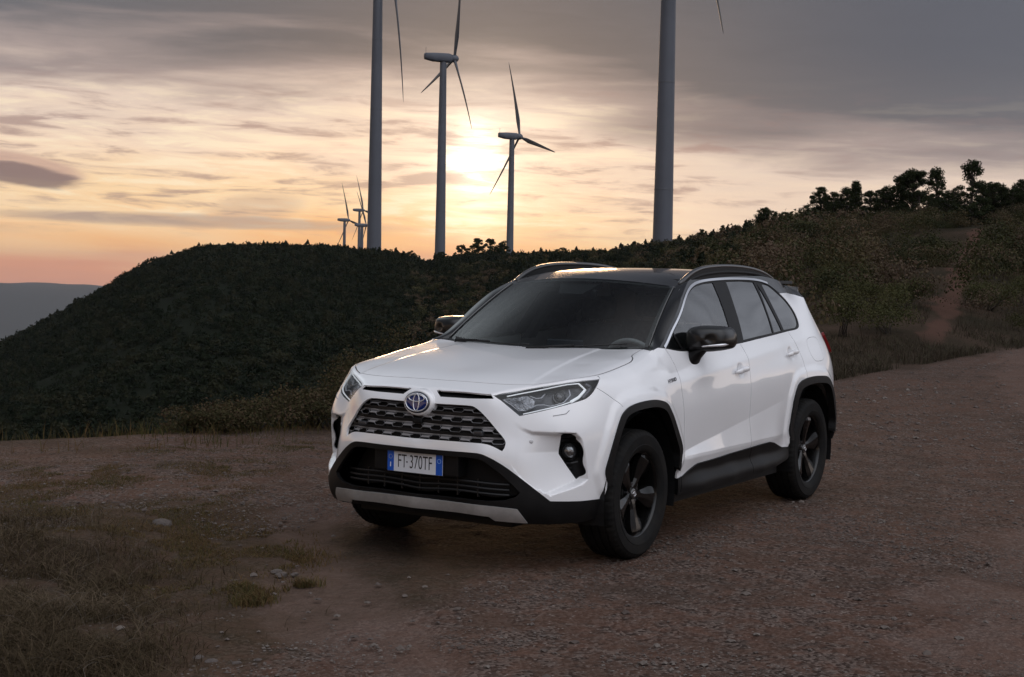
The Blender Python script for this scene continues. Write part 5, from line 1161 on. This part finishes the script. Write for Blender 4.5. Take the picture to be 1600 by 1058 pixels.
# ---- grille bars ----
gin = grille.copy()
def gclip(s, z): return inside(np.array([[abs(s), z]]), gin)[0]
b = MB(); b2 = MB(); b3 = MB()
def gp(s, z, off):
    p = sp([(abs(s), z)], off)[0]; return (p[0], p[1]*(1 if s >= 0 else -1), p[2])
PER = .1255
def clipped_tube(bb, pts, off, r):
    seg = []
    for s_, z_ in pts:
        if gclip(s_, z_): seg.append(gp(s_, z_, off))
        else:
            if len(seg) > 2: bb.tube(seg, r, 5)
            seg = []
    if len(seg) > 2: bb.tube(seg, r, 5)
def clipquad(bb, s0, s1, t0, t1, z0, z1, o0, o1, n_=7):
    S0 = np.linspace(s0, s1, n_); S1 = np.linspace(t0, t1, n_)
    keep = [i for i in range(n_) if gclip(S0[i], z0) and gclip(S1[i], z1)]
    if len(keep) < 2: return
    P = [gp(S0[i], z0, o0) for i in keep]+[gp(S1[i], z1, o1) for i in keep]; k_ = len(keep)
    bb.add(P, [(i, i+1, k_+i+1, k_+i) for i in range(k_-1)])
grl = empty('grille'); grl.parent = car; SLATM = mat('grille_slat_metal', (.50,.48,.48), .36, metal=.5)
for r in range(4):
    b = MB(); b2 = MB(); b3 = MB(); zc = .8525-.0518*r
    ks = np.arange(-6, 7); line = []
    for k in ks:
        c = k*PER; line += [(c-.037, zc-.0015), (c-.026, zc-.0125), (c+.026, zc-.0125), (c+.037, zc-.0015)]
    fine = []
    for a_, b_ in zip(line[:-1], line[1:]):
        n_ = max(2, int(abs(b_[0]-a_[0])/.006)); fine += [(a_[0]+(b_[0]-a_[0])*i/n_, a_[1]+(b_[1]-a_[1])*i/n_) for i in range(n_)]
    clipped_tube(b, fine, -.009, .0021)
    clipped_tube(b, [(x_, zc+.0135) for x_ in np.arange(-.6, .6, .006)], -.014, .0016)
    for k in ks[:-1]:
        a0, a1 = k*PER+.037, (k+1)*PER-.037
        clipquad(b2, a0-.010, a1+.010, a0, a1, zc+.0125, zc, -.030, -.010)
        clipquad(b3, a0+.004, a1-.004, a0+.010, a1-.010, zc-.0115, zc-.0150, -.022, -.012)
    for k in np.arange(-24, 24):
        clipquad(b3, k*.025, (k+1)*.025, k*.025, (k+1)*.025, zc-.0150, zc-.0270, -.012, -.016, 3)
        clipquad(b2, k*.025, (k+1)*.025, k*.025, (k+1)*.025, zc-.0365, zc-.0300, -.026, -.018, 3) if r < 3 else None
    # far sides of the openings
    for k in ks:
        c = k*PER
        for q0, q1 in (((c-.037, zc-.001), (c-.026, zc+.0125)), ((c+.026, zc+.0125), (c+.037, zc-.001))):
            clipped_tube(b, [(q0[0]+(q1[0]-q0[0])*t, q0[1]+(q1[1]-q0[1])*t) for t in np.linspace(0, 1, 5)], -.013, .0014)
    b.build('honeycomb_edge', GRILLE, grl, smooth=True); b2.build('slat', SLATM, grl); b3.build('grille_bar', GRDARK, grl)
for sg in (1, -1):
    q = MB(); p = gp(sg*.385, .735, -.004); q.box((p[0]-.02, p[1]-.028, p[2]-.012), (p[0]+.002, p[1]+.028, p[2]+.012), bev=.004); q.build('parking_sensor', LAMPH, grl, smooth=True)
# ---- emblem ----
EX0 = float(sp([(0,.872)])[0][0]); EM = Matrix.Translation((EX0-.004, 0, .872)) @ Matrix.Rotation(math.radians(-6), 4, 'Y')
def oval(a, b_, x, n=48): return [(x, a*math.cos(2*math.pi*i/n), b_*math.sin(2*math.pi*i/n)) for i in range(n)]
def ovloft(mb, rings, M, capend=True):
    V = [p for r in rings for p in r]; n = len(rings[0]); Fc = [(j*n+i, j*n+(i+1)%n, (j+1)*n+(i+1)%n, (j+1)*n+i) for j in range(len(rings)-1) for i in range(n)]
    if capend: Fc.append(tuple((len(rings)-1)*n+i for i in range(n)))
    mb.add(V, Fc, M)
emb = empty('emblem'); emb.parent = car
q = MB(); ovloft(q, [oval(.100,.077,-.03), oval(.098,.074,-.006), oval(.094,.069,.010), oval(.088,.064,.0165), oval(.083,.059,.0175)], EM); q.build('emblem_surround', PAINT, emb, smooth=True)
q = MB(); ovloft(q, [oval(.082,.0585,.017), oval(.081,.0575,.022), oval(.076,.053,.0235)], EM); q.build('emblem_rim', mat('emblem_dark_rim', (.03,.035,.05), .2, coat=1), emb, smooth=True)
q = MB(); ovloft(q, [oval(.073,.050,.0232), oval(.070,.047,.0262), oval(.04,.03,.0275)], EM); q.build('emblem_field', EMB, emb, smooth=True)
q = MB()
def oring(a, b_, cy, cz, w, x=.0282, n=44):
    pts = [(x, cy+a*math.cos(t), cz+b_*math.sin(t)) for t in np.linspace(0, 2*math.pi, n+1)]; q.tube(pts, w, 6, cap=False, M=EM)
oring(.0705,.0475,0,0,.0036,.0262); oring(.050,.0185,0,.0225,.0035); oring(.0185,.0445,0,0,.0033,.0286)
q.build('emblem_rings', mat('emblem_silver', (.80,.82,.86), .22, metal=.6), emb, smooth=True)
# camera under the emblem
q = MB(); p = gp(0, .775, -.002); q.box((p[0]-.03, -.030, p[2]-.014), (p[0], .030, p[2]+.016), bev=.005); q.build('front_camera', PLASTD, grl, smooth=True)
# ---- lower intake: bracket, bars ----
q = MB()
for z_ in (.412,.440,.468):
    pts = [tuple(p) for p in sp([(s_, z_) for s_ in np.linspace(.0, .56, 16)], -.060)]; q.tube(pts+[], .0045, 6, flat=1.6); q.tube([(x,-y,z) for x,y,z in pts], .0045, 6, flat=1.6)
for y_ in (-.36,-.24,-.12,0,.12,.24,.36):
    p = sp([(abs(y_), .44)], -.062)[0]; q.box((p[0]-.01, y_-.004, .395), (p[0]+.003, y_+.004, .49))
q.build('intake_bar', GRDARK, car)
q = MB(); q.box((2.150,-.275,.495), (2.232,.275,.612), bev=.006); q.build('plate_bracket', PLAST, car, smooth=False)
plt = empty('number_plate', (2.236, 0, .551)); plt.parent = car
q = MB(); q.box((-.004,-.186,-.061), (.0015,.186,.061), bev=.002); q.build('plate_frame', PLASTD, plt)
q = MB(); q.box((-.002,-.1805,-.0555), (.0035,.1805,.0555), bev=.001); q.build('plate_panel', PLATEW, plt)
for sg in (1,-1):
    q = MB(); q.box((.0,-.1795 if sg<0 else .1375,-.0545), (.0042,-.1375 if sg<0 else .1795,.0545)); q.build('blue_band', PLATEB, plt)
def text(name, s, size, M, m, parent, sx_=1.0, ext=.0006, bold=0):
    cu = bpy.data.curves.new(name, 'FONT'); cu.body = s; cu.size = size; cu.extrude = ext; cu.align_x = 'CENTER'; cu.align_y = 'CENTER'; cu.offset = bold
    o = bpy.data.objects.new(name, cu); COL.objects.link(o); dg = bpy.context.evaluated_depsgraph_get(); me = bpy.data.meshes.new_from_object(o.evaluated_get(dg))
    COL.objects.unlink(o); bpy.data.objects.remove(o); me.transform(Matrix.Diagonal((sx_,1,1,1))); me.materials.clear(); me.materials.append(m)
    t = bpy.data.objects.new(name, me); COL.objects.link(t); t.parent = parent; t.matrix_local = M; return t
# text faces +x, reads towards +y
TF = Matrix(((0,0,1,0),(1,0,0,0),(0,1,0,0),(0,0,0,1)))
text('plate_characters', 'FT 370TF', .104, Matrix.Translation((.0038,0,-.001)) @ TF, PLATEK, plt, .56, .0006, -.0006)
q = MB(); q.box((.003,-.056,-.004), (.0041,-.046,.003)); q.build('plate_mark', PLATEK, plt)
text('country_letter', 'I', .034, Matrix.Translation((.0045,-.159,-.022)) @ TF, PLATEW, plt, 1.2, .0006, .001)
q = MB(); q.tube([(.0048, .159+.011*math.cos(t), .020+.011*math.sin(t)) for t in np.linspace(0, 2*math.pi, 25)], .0015, 5, cap=False); q.build('plate_ring', mat('plate_pale_blue', (.25,.42,.75), .4), plt)
q = MB()
for k in range(12):
    t = 2*math.pi*k/12; q.box((.004, -.159+.011*math.cos(t)-.0012, .022+.011*math.sin(t)-.0012), (.0048, -.159+.011*math.cos(t)+.0012, .022+.011*math.sin(t)+.0012))
q.build('plate_stars', mat('plate_yellow', (.6,.5,.06), .4), plt)
# ---- fog lamps ----
def fogl(b):
    c = sp([(.938,.640)], -.010)[0]; M = Matrix.Translation(Vector(c)) @ Vector((.93,.36,0)).to_track_quat('Z', 'Y').to_matrix().to_4x4()
    b.lathe([(.0001,.012),(.02,.010),(.034,.003),(.040,-.006),(.041,-.03)], 32, M, axis='z')
fl = both(fogl, 'fog_lamp', mat('fog_lamp_glass', (.28,.29,.30), .10, metal=.85, bump=.9, bscale=38, bdist=.004), car, smooth=True)
def fogb(b):
    c = sp([(.938,.640)], -.022)[0]; M = Matrix.Translation(Vector(c)) @ Vector((.93,.36,0)).to_track_quat('Z', 'Y').to_matrix().to_4x4()
    b.lathe([(.041,.006),(.047,.004),(.054,-.004),(.054,-.03)], 32, M, axis='z')
both(fogb, 'fog_lamp_bezel', GRDARK, fl, smooth=True)
def foglouv(b):
    for z_ in (.53,.555,.58,.69,.71,.73):
        s0, s1 = (.885,.955) if z_ > .6 else (.925,.968)
        b.tube(sp([(s, z_) for s in np.linspace(s0, s1, 6)], -.030), .004, 6, flat=1.5)
both(foglouv, 'fog_louvre', GRDARK, car)
def sens(b):
    c = sp([(.681,.700)], .0002)[0]; n_ = shellN(np.array([(.681,.700)]))[0]; M = Matrix.Translation(Vector(c)) @ Vector(n_).to_track_quat('Z', 'Y').to_matrix().to_4x4()
    b.lathe([(.0001,.003),(.009,.0028),(.0105,.001),(.0105,-.003)], 20, M, axis='z')
both(sens, 'parking_sensor', mat('sensor_grey', (.55,.55,.56), .35), car, smooth=True)
def wash(b):
    P = sp(dens([(.800,.834),(.875,.845),(.900,.862)], .01), .0006); b.tube(P, .0022, 5)
both(wash, 'headlight_washer', mat('shut_line_grey', (.30,.30,.31), .5), body, smooth=True)
# ---- handles ----
def handle(s0, z0, s1, z1):
    def fn(b):
        n_ = 14; t = np.linspace(0, 1, n_); pts = np.c_[s0+(s1-s0)*t, z0+(z1-z0)*t]
        off = .010+.028*np.clip(np.sin(np.pi*(t*.96+.02))**.55, 0, 1); V = shellP(pts); N = shellN(pts)
        r = .0105*np.clip(np.sin(np.pi*(t*.94+.03))**.30, .2, 1)
        b.tube([V[i]+N[i]*(off[i]-.004) for i in range(n_)], r, 12, flat=1.75)
    return fn
both(handle(2.835,.974,3.055,.990), 'door_handle', PAINT, doorsF, smooth=True); both(handle(3.775,1.045,3.995,1.061), 'door_handle', PAINT, doorsR, smooth=True)
# ---- badge on the wing ----
for sg in (1,):
    a = sp([(1.872,.966)], .001)[0]; c = sp([(2.008,.978)], .001)[0]
    X = Vector(c-a).normalized(); N_ = Vector(shellN(np.array([(1.94,.97)]))[0]); Y_ = N_.cross(X).normalized(); mid = Vector((a+c)/2)
    M = Matrix(((X.x,Y_.x,N_.x,mid.x),(X.y,Y_.y,N_.y,mid.y),(X.z,Y_.z,N_.z,mid.z),(0,0,0,1)))
    text('wing_badge', 'HYBRID', .030, M, BADGE, car, 1.1, .0015, .0006)
# ---- door mirrors ----
def yz(ol, x, k, cy, cz): return [(x, cy+(y-cy)*k, cz+(z-cz)*k) for y, z in ol]
MOL = spline_pts([(.790,1.205),(.795,1.240),(.812,1.264),(.85,1.277),(.92,1.281),(.99,1.277),(1.032,1.268),(1.052,1.240),(1.060,1.205),(1.058,1.176),(1.042,1.152),(1.00,1.138),(.95,1.128),(.87,1.122),(.805,1.130),(.790,1.165),(.790,1.205)], 73)[:-1]
mirr = [empty('door_mirror'), empty('door_mirror')]
for m_ in mirr: m_.parent = car
MRG = [(.432,.94),(.440,1.0),(.49,1.005),(.54,.985),(.575,.94),(.602,.86),(.620,.74),(.632,.56),(.638,.34),(.640,.10)]
def msurf(y, z, o=0):
    cy, cz = .94, 1.205; a = math.atan2(z-cz, y-cy); an = np.arctan2(MOL[:,1]-cz, MOL[:,0]-cy); i = np.abs((an-a+np.pi)%(2*np.pi)-np.pi).argmin(); k = math.hypot(y-cy, z-cz)/math.hypot(MOL[i,0]-cy, MOL[i,1]-cz)
    x = np.interp(-k, [-k_ for x_, k_ in MRG[2:]], [x_ for x_, k_ in MRG[2:]]); y0 = cy+(y-cy)/max(k, .05); return (x+o-.10*((y0-.8)/.3)**2*.35, y, z)
def mloft(b, keep):
    cy, cz = .94, 1.205; rings = [(x_, k_, 0) for x_, k_ in MRG]
    V = []; n_ = len(MOL)
    for x, k, _ in rings:
        V += [(x-.10*((y-.8)/.3)**2*.35, cy+(y-cy)*k, cz+(z-cz)*k) for y, z in MOL]
    Fc = [(j*n_+i, j*n_+(i+1)%n_, (j+1)*n_+(i+1)%n_, (j+1)*n_+i) for j in range(len(rings)-1) for i in range(n_)]+[tuple((len(rings)-1)*n_+i for i in range(n_))]
    Fc = [f for f in Fc if keep(sum(V[i][2] for i in f)/len(f))]
    b.add(V, Fc)
both(lambda b: mloft(b, lambda z: z > 1.166), 'mirror_cap', MIRB, mirr, smooth=True)
both(lambda b: mloft(b, lambda z: z <= 1.166), 'mirror_base', PLAST, mirr, smooth=True)
def msig(b):
    pts = [msurf(.925+.128*t, 1.160+.014*t, .0025) for t in np.linspace(0, 1, 18)]
    b.tube(pts, [.0015]+[.0035+.0035*t for t in np.linspace(0, 1, 16)]+[.002], 8, flat=1.3)
both(msig, 'turn_signal', mat('signal_strip', (.75,.75,.77), .15, metal=.6), mirr, smooth=True)
def mstalk(b):
    V = []; secs = [((.56,.838,1.030),.060,.024),((.56,.848,1.075),.064,.036),((.555,.862,1.112),.064,.055),((.55,.888,1.145),.058,.085)]
    n_ = 14
    for (x, y, z), rx, ry in secs:
        for k in range(n_): a = 2*math.pi*k/n_; V.append((x+rx*math.cos(a), y+ry*math.sin(a)-.0, z+.012*math.sin(a)))
    b.add(V, [(j*n_+i, j*n_+(i+1)%n_, (j+1)*n_+(i+1)%n_, (j+1)*n_+i) for j in range(3) for i in range(n_)]+[tuple(range(n_)), tuple(3*n_+k for k in range(n_))])
both(mstalk, 'mirror_stalk', PLAST, mirr, smooth=True)
def mglass(b):
    cy, cz = .94, 1.205; b.add([(.447-.10*((y-.8)/.3)**2*.35, cy+(y-cy)*.93, cz+(z-cz)*.93) for y, z in MOL], [tuple(range(len(MOL)))])
both(mglass, 'mirror_glass', mat('mirror_silver', (.7,.72,.74), .03, metal=1), mirr)
# ---- wheels ----
WR = .362
def tyre_mesh():
    prof = [(.236,-.100),(.243,-.108),(.262,-.114),(.300,-.1195),(.330,-.116),(.348,-.106),(.357,-.092)]
    g = [-.066,-.022,.022,.066]; zz = -.092
    for c in g: prof += [(.3605-.02*abs(c-.006)**1.5,c-.006),(.352,c-.0045),(.352,c+.0045),(.3605-.02*abs(c+.006)**1.5,c+.006)]
    prof += [(.357,.092),(.348,.106),(.341,.1115),(.330,.116),(.3285,.1185),(.300,.1205),(.280,.119),(.2775,.121),(.262,.1165),(.246,.110),(.240,.103),(.236,.095)]
    n = 180; V = []; m_ = len(prof)
    for k in range(n):
        w = 2*math.pi*k/n
        for j, (r, h) in enumerate(prof):
            dr = 0
            if abs(h) > .085 and r > .335 and k % 3 == 0: dr = -.006
            if abs(h) < .092 and r > .355 and k % 4 == 0 and abs(h) > .028: dr = -.003
            V.append(((r+dr)*math.cos(w), h, (r+dr)*math.sin(w)))
    Fc = [(k*m_+j, k*m_+j+1, ((k+1)%n)*m_+j+1, ((k+1)%n)*m_+j) for k in range(n) for j in range(m_-1)]
    return V, Fc
TV, TF_ = tyre_mesh()
def make_wheel(x, y, th0, flip):
    w = empty('wheel', (x, y, WR-.002)); w.parent = car; sg = -1 if flip else 1
    M = Matrix.Diagonal((1, sg, 1, 1))
    q = MB(); q.add(TV, TF_, M); ty = q.build('tyre', TYRE, w, sharp=.6)
    rim = MB(); rim.lathe([(.2375,.094),(.243,.103),(.2455,.106),(.2455,.101),(.240,.098),(.232,.094),(.229,.082),(.224,.060),(.219,.02),(.212,-.03),(.214,-.09),(.236,-.10),(.2365,-.095)], 96, M)
    rim.build('rim', RIMB, w, smooth=True)
    sk = MB()
    for k in range(5):
        a = math.radians(th0+72*k)
        # direction in the wheel's own plane; the outer face looks along +y (or -y when flipped)
        dirv = Vector((-math.cos(a), 0, math.sin(a))); tv = Vector((math.sin(a), 0, math.cos(a)))
        secs = [(.030,.030,.018,.060),(.055,.026,.014,.066),(.085,.030,.012,.070),(.120,.044,.012,.076),(.155,.060,.016,.083),(.185,.066,.022,.090),(.205,.060,.026,.094),(.232,.058,.030,.086)]
        V = []
        for r, wo, wi, h in secs:
            for (t, hh) in ((-wo, h-.045),(-wo*.93, h-.012),(-wi, h),(wi, h),(wo*.93, h-.012),(wo, h-.045)):
                p = dirv*r+tv*t; V.append((p.x, sg*hh, p.z))
        n6 = 6; sk.add(V, [(j*n6+i, j*n6+(i+1)%n6, (j+1)*n6+(i+1)%n6, (j+1)*n6+i) for j in range(len(secs)-1) for i in range(n6)])
    sp_ = sk.build('spokes', RIMB, w, sharp=.25)
    q = MB(); q.lathe([(.0001,.072),(.022,.0715),(.029,.069),(.031,.062),(.031,.03)], 32, M); cap = q.build('hub_cap', mat('hub_cap_dark', (.03,.03,.03), .25, coat=1) if 'hub_cap_dark' not in MATS else MATS['hub_cap_dark'], w, smooth=True)
    q = MB()
    for (a_, b_, cz) in ((.021,.014,0),(.0145,.0055,.005),(.0055,.0125,0)): q.tube([(a_*math.cos(t), sg*.0728, cz+b_*math.sin(t)) for t in np.linspace(0, 2*math.pi, 29)], .0013, 5, cap=False)
    q.build('cap_emblem', CHROME, cap, smooth=True)
    q = MB()
    for k in range(5):
        a = math.radians(th0+36+72*k); c = (-math.cos(a)*.057, 0, math.sin(a)*.057); q.lathe([(.0001,.060),(.008,.059),(.010,.052),(.010,.03)], 6, Matrix.Translation(c) @ M)
    q.build('wheel_nut', BADGE, w, sharp=.4)
    q = MB(); q.lathe([(.06,.015),(.158,.015),(.16,.01),(.16,-.01),(.06,-.01)], 48, M); q.build('brake_disc', DISC, w, smooth=False)
    q = MB(); q.lathe([(.0001,.034),(.070,.034),(.074,.028),(.074,.0)], 32, M); q.build('hub', PLASTD, w, smooth=True)
    q = MB(); q.lathe([(.10,-.02),(.214,-.02),(.214,-.03),(.10,-.03)], 40, M); q.build('brake_shield', PLASTD, w)
    return w
make_wheel(1.345, .792, 60, False); make_wheel(-1.345, .792, 86, False); make_wheel(1.345, -.792, 10, True); make_wheel(-1.345, -.792, 40, True)
# wheel wells and underbody
q = MB()
for xw in (1.345, -1.345):
    for sg in (1, -1):
        q = MB(); V = []; n_ = 24
        for i in range(n_+1):
            a = math.pi*1.14*i/n_-.22
            for yy in (.50,.905): V.append((xw+.435*math.cos(a)*1.0, sg*yy, .345+.475*math.sin(a)))
        q.add(V, [(2*i, 2*i+1, 2*i+3, 2*i+2) for i in range(n_)])
        c = len(q.v); V = [(xw+.435*math.cos(math.pi*1.14*i/n_-.22), sg*.50, .345+.475*math.sin(math.pi*1.14*i/n_-.22)) for i in range(n_+1)]; q.add(V, [tuple(range(n_+1))]); q.build('wheel_well', PLASTD, car)
q = MB(); q.box((-2.2,-.50,.23), (2.05,.50,.32)); q.box((-.86,-.84,.24), (.86,.84,.33)); q.build('underbody', PLASTD, car)
def flap(b): b.box((1.745,.62,.235), (1.76,.83,.42))
both(flap, 'mud_flap', PLASTD, car)
# ---- interior ----
inn = empty('cabin'); inn.parent = car
q = MB(); q.box((-1.9,-.78,.34), (.95,.78,.40)); q.box((.93,-.74,.40), (1.0,.74,1.02)); q.build('cabin_floor', PLASTD, inn)
q = MB(); n_ = 40
for i in range(n_):
    y = -.72+1.44*i/(n_-1); hoodb = .035*math.exp(-((y-.37)/.19)**2); 
    for (x, z) in ((1.06,1.085),(.85,1.085+hoodb*.4),(.66,1.075+hoodb),(.60,1.055+hoodb),(.58,.95),(.60,.60)): q.v.append((x-.10*(y/.72)**4, y, z-.012*(y/.72)**2))
q.f = [(i*6+j, i*6+j+1, (i+1)*6+j+1, (i+1)*6+j) for i in range(n_-1) for j in range(5)]; q.build('dashboard', DASH, inn, smooth=True)
q = MB(); q.box((.63,-.13,1.06), (.65,.13,1.165), bev=.008); q.build('centre_screen', mat('screen_black', (.02,.024,.03), .1, coat=1), inn)
q = MB(); SM = Matrix.Translation((.42,.37,1.00)) @ Matrix.Rotation(math.radians(-66), 4, 'Y')
q.tube([(.185*math.cos(t), .185*math.sin(t), 0) for t in np.linspace(0, 2*math.pi, 49)], .016, 10, cap=False, M=SM)
for a in (0, math.pi, -math.pi/2+0*1): 
    q.tube([(.04*math.sin(a), .04*math.cos(a), -.02), (.18*math.sin(a), .18*math.cos(a), 0)], .016, 8, M=SM, flat=.6)
q.lathe([(.0001,-.005),(.06,-.01),(.07,-.03)], 24, SM, axis='z'); q.build('steering_wheel', mat('steering_leather', (.20,.20,.20), .45), inn, smooth=True)
def seat(x, y, w, name='seat'):
    s_ = empty(name); s_.parent = inn
    q = MB(); q.box((x-.20, y-w/2, .58), (x+.32, y+w/2, .74), bev=.05); q.build('seat_cushion', FABR, s_, smooth=True)
    M = Matrix.Translation((x-.17, y, .66)) @ Matrix.Rotation(math.radians(-17), 4, 'Y')
    q = MB(); q.box((-.06,-w/2,0), (.07,w/2,.36), M, .05); q.box((-.055,-w/2+.04,.34), (.055,w/2-.04,.60), M, .05); q.build('seat_back', FABR, s_, smooth=True)
    q = MB(); q.box((-.05,-.13,.63), (.045,.13,.80), M, .045); q.tube([(0,-.06,.58),(0,-.06,.66)], .007, 6, M=M); q.tube([(0,.06,.58),(0,.06,.66)], .007, 6, M=M); q.build('headrest', FABR, s_, smooth=True)
seat(-.10, .37, .50); seat(-.10, -.37, .50); seat(-1.0, .40, .50); seat(-1.0, -.40, .50)
q = MB(); MI = Matrix.Translation((.47,0,1.445)) @ Matrix.Rotation(math.radians(10), 4, 'Y'); q.box((-.02,-.125,-.035), (.01,.125,.035), MI, .012); q.build('rear_view_mirror', PLASTD, inn, smooth=True)
# sensor housing behind the top of the glass
q = MB(); P = ws(np.array([-.27,.22,.12,-.17]), np.array([.975,.975,.80,.80]))-[.012,0,.018]; P2 = P-[.05,0,.02]
q.add(np.vstack([P, P2]), [(0,1,2,3),(0,4,5,1),(1,5,6,2),(2,6,7,3),(3,7,4,0)]); q.build('sensor_housing', PLASTD, inn)
q = MB()
for y in (.43,-.43): 
    M = Matrix.Translation((.27,y,1.49)) @ Matrix.Rotation(math.radians(-12), 4, 'Y'); q.box((-.13,-.17,-.008), (.06,.17,.008), M, .005)
q.build('sun_visor', FABR, inn, smooth=True)
q = MB(); q.box((-1.8,-.56,1.535), (.20,.56,1.555)); q.build('headliner', mat('headliner_grey', (.04,.04,.042), .8), inn)
# B pillars inside
q = MB()
for sg in (1,-1):
    for (xa, xb, za, zb) in ((-.20,-.36,1.12,1.54),):
        V = [(xa-.05, sg*.80, za), (xa+.05, sg*.80, za), (xb+.05, sg*.60, zb), (xb-.05, sg*.60, zb)]; V2_ = [(x, y-sg*.05, z) for x, y, z in V]; q.add(V+V2_, [(0,1,2,3),(4,5,6,7),(0,1,5,4),(1,2,6,5),(2,3,7,6),(3,0,4,7)])
q.build('centre_pillar_trim', mat('pillar_grey', (.07,.07,.075), .7), inn)
# ---- wipers ----
def wiper(y0, y1, v0, v1, nm='wiper'):
    w = empty(nm); w.parent = car
    A = ws(np.array(y0/.712), np.array(.0)); pts = [ws(np.array(u), np.array(v))+np.array([.010,0,.014]) for u, v in zip(np.linspace(y0/.712, y1/.712, 14), np.linspace(v0, v1, 14))]
    q = MB(); q.tube(pts, .006, 6, flat=.7); q.build('wiper_blade', RUB, w, smooth=True)
    q = MB(); m = pts[7]; st = ws(np.array((y0+.06)/.712), np.array(0.0))+np.array([.05,0,-.01]); q.tube([st, st+np.array([-.01,0,.03]), (np.array(st)+m)/2+[.01,0,.02], m+np.array([.004,0,.006])], [.014,.012,.009,.006], 8, flat=.6); q.build('wiper_arm', PLASTD, w, smooth=True)
wiper(-.62, .02, .030, .055); wiper(-.02, .60, .030, .055)
# door glass-line weatherstrips and B pillar gap are part of the frames
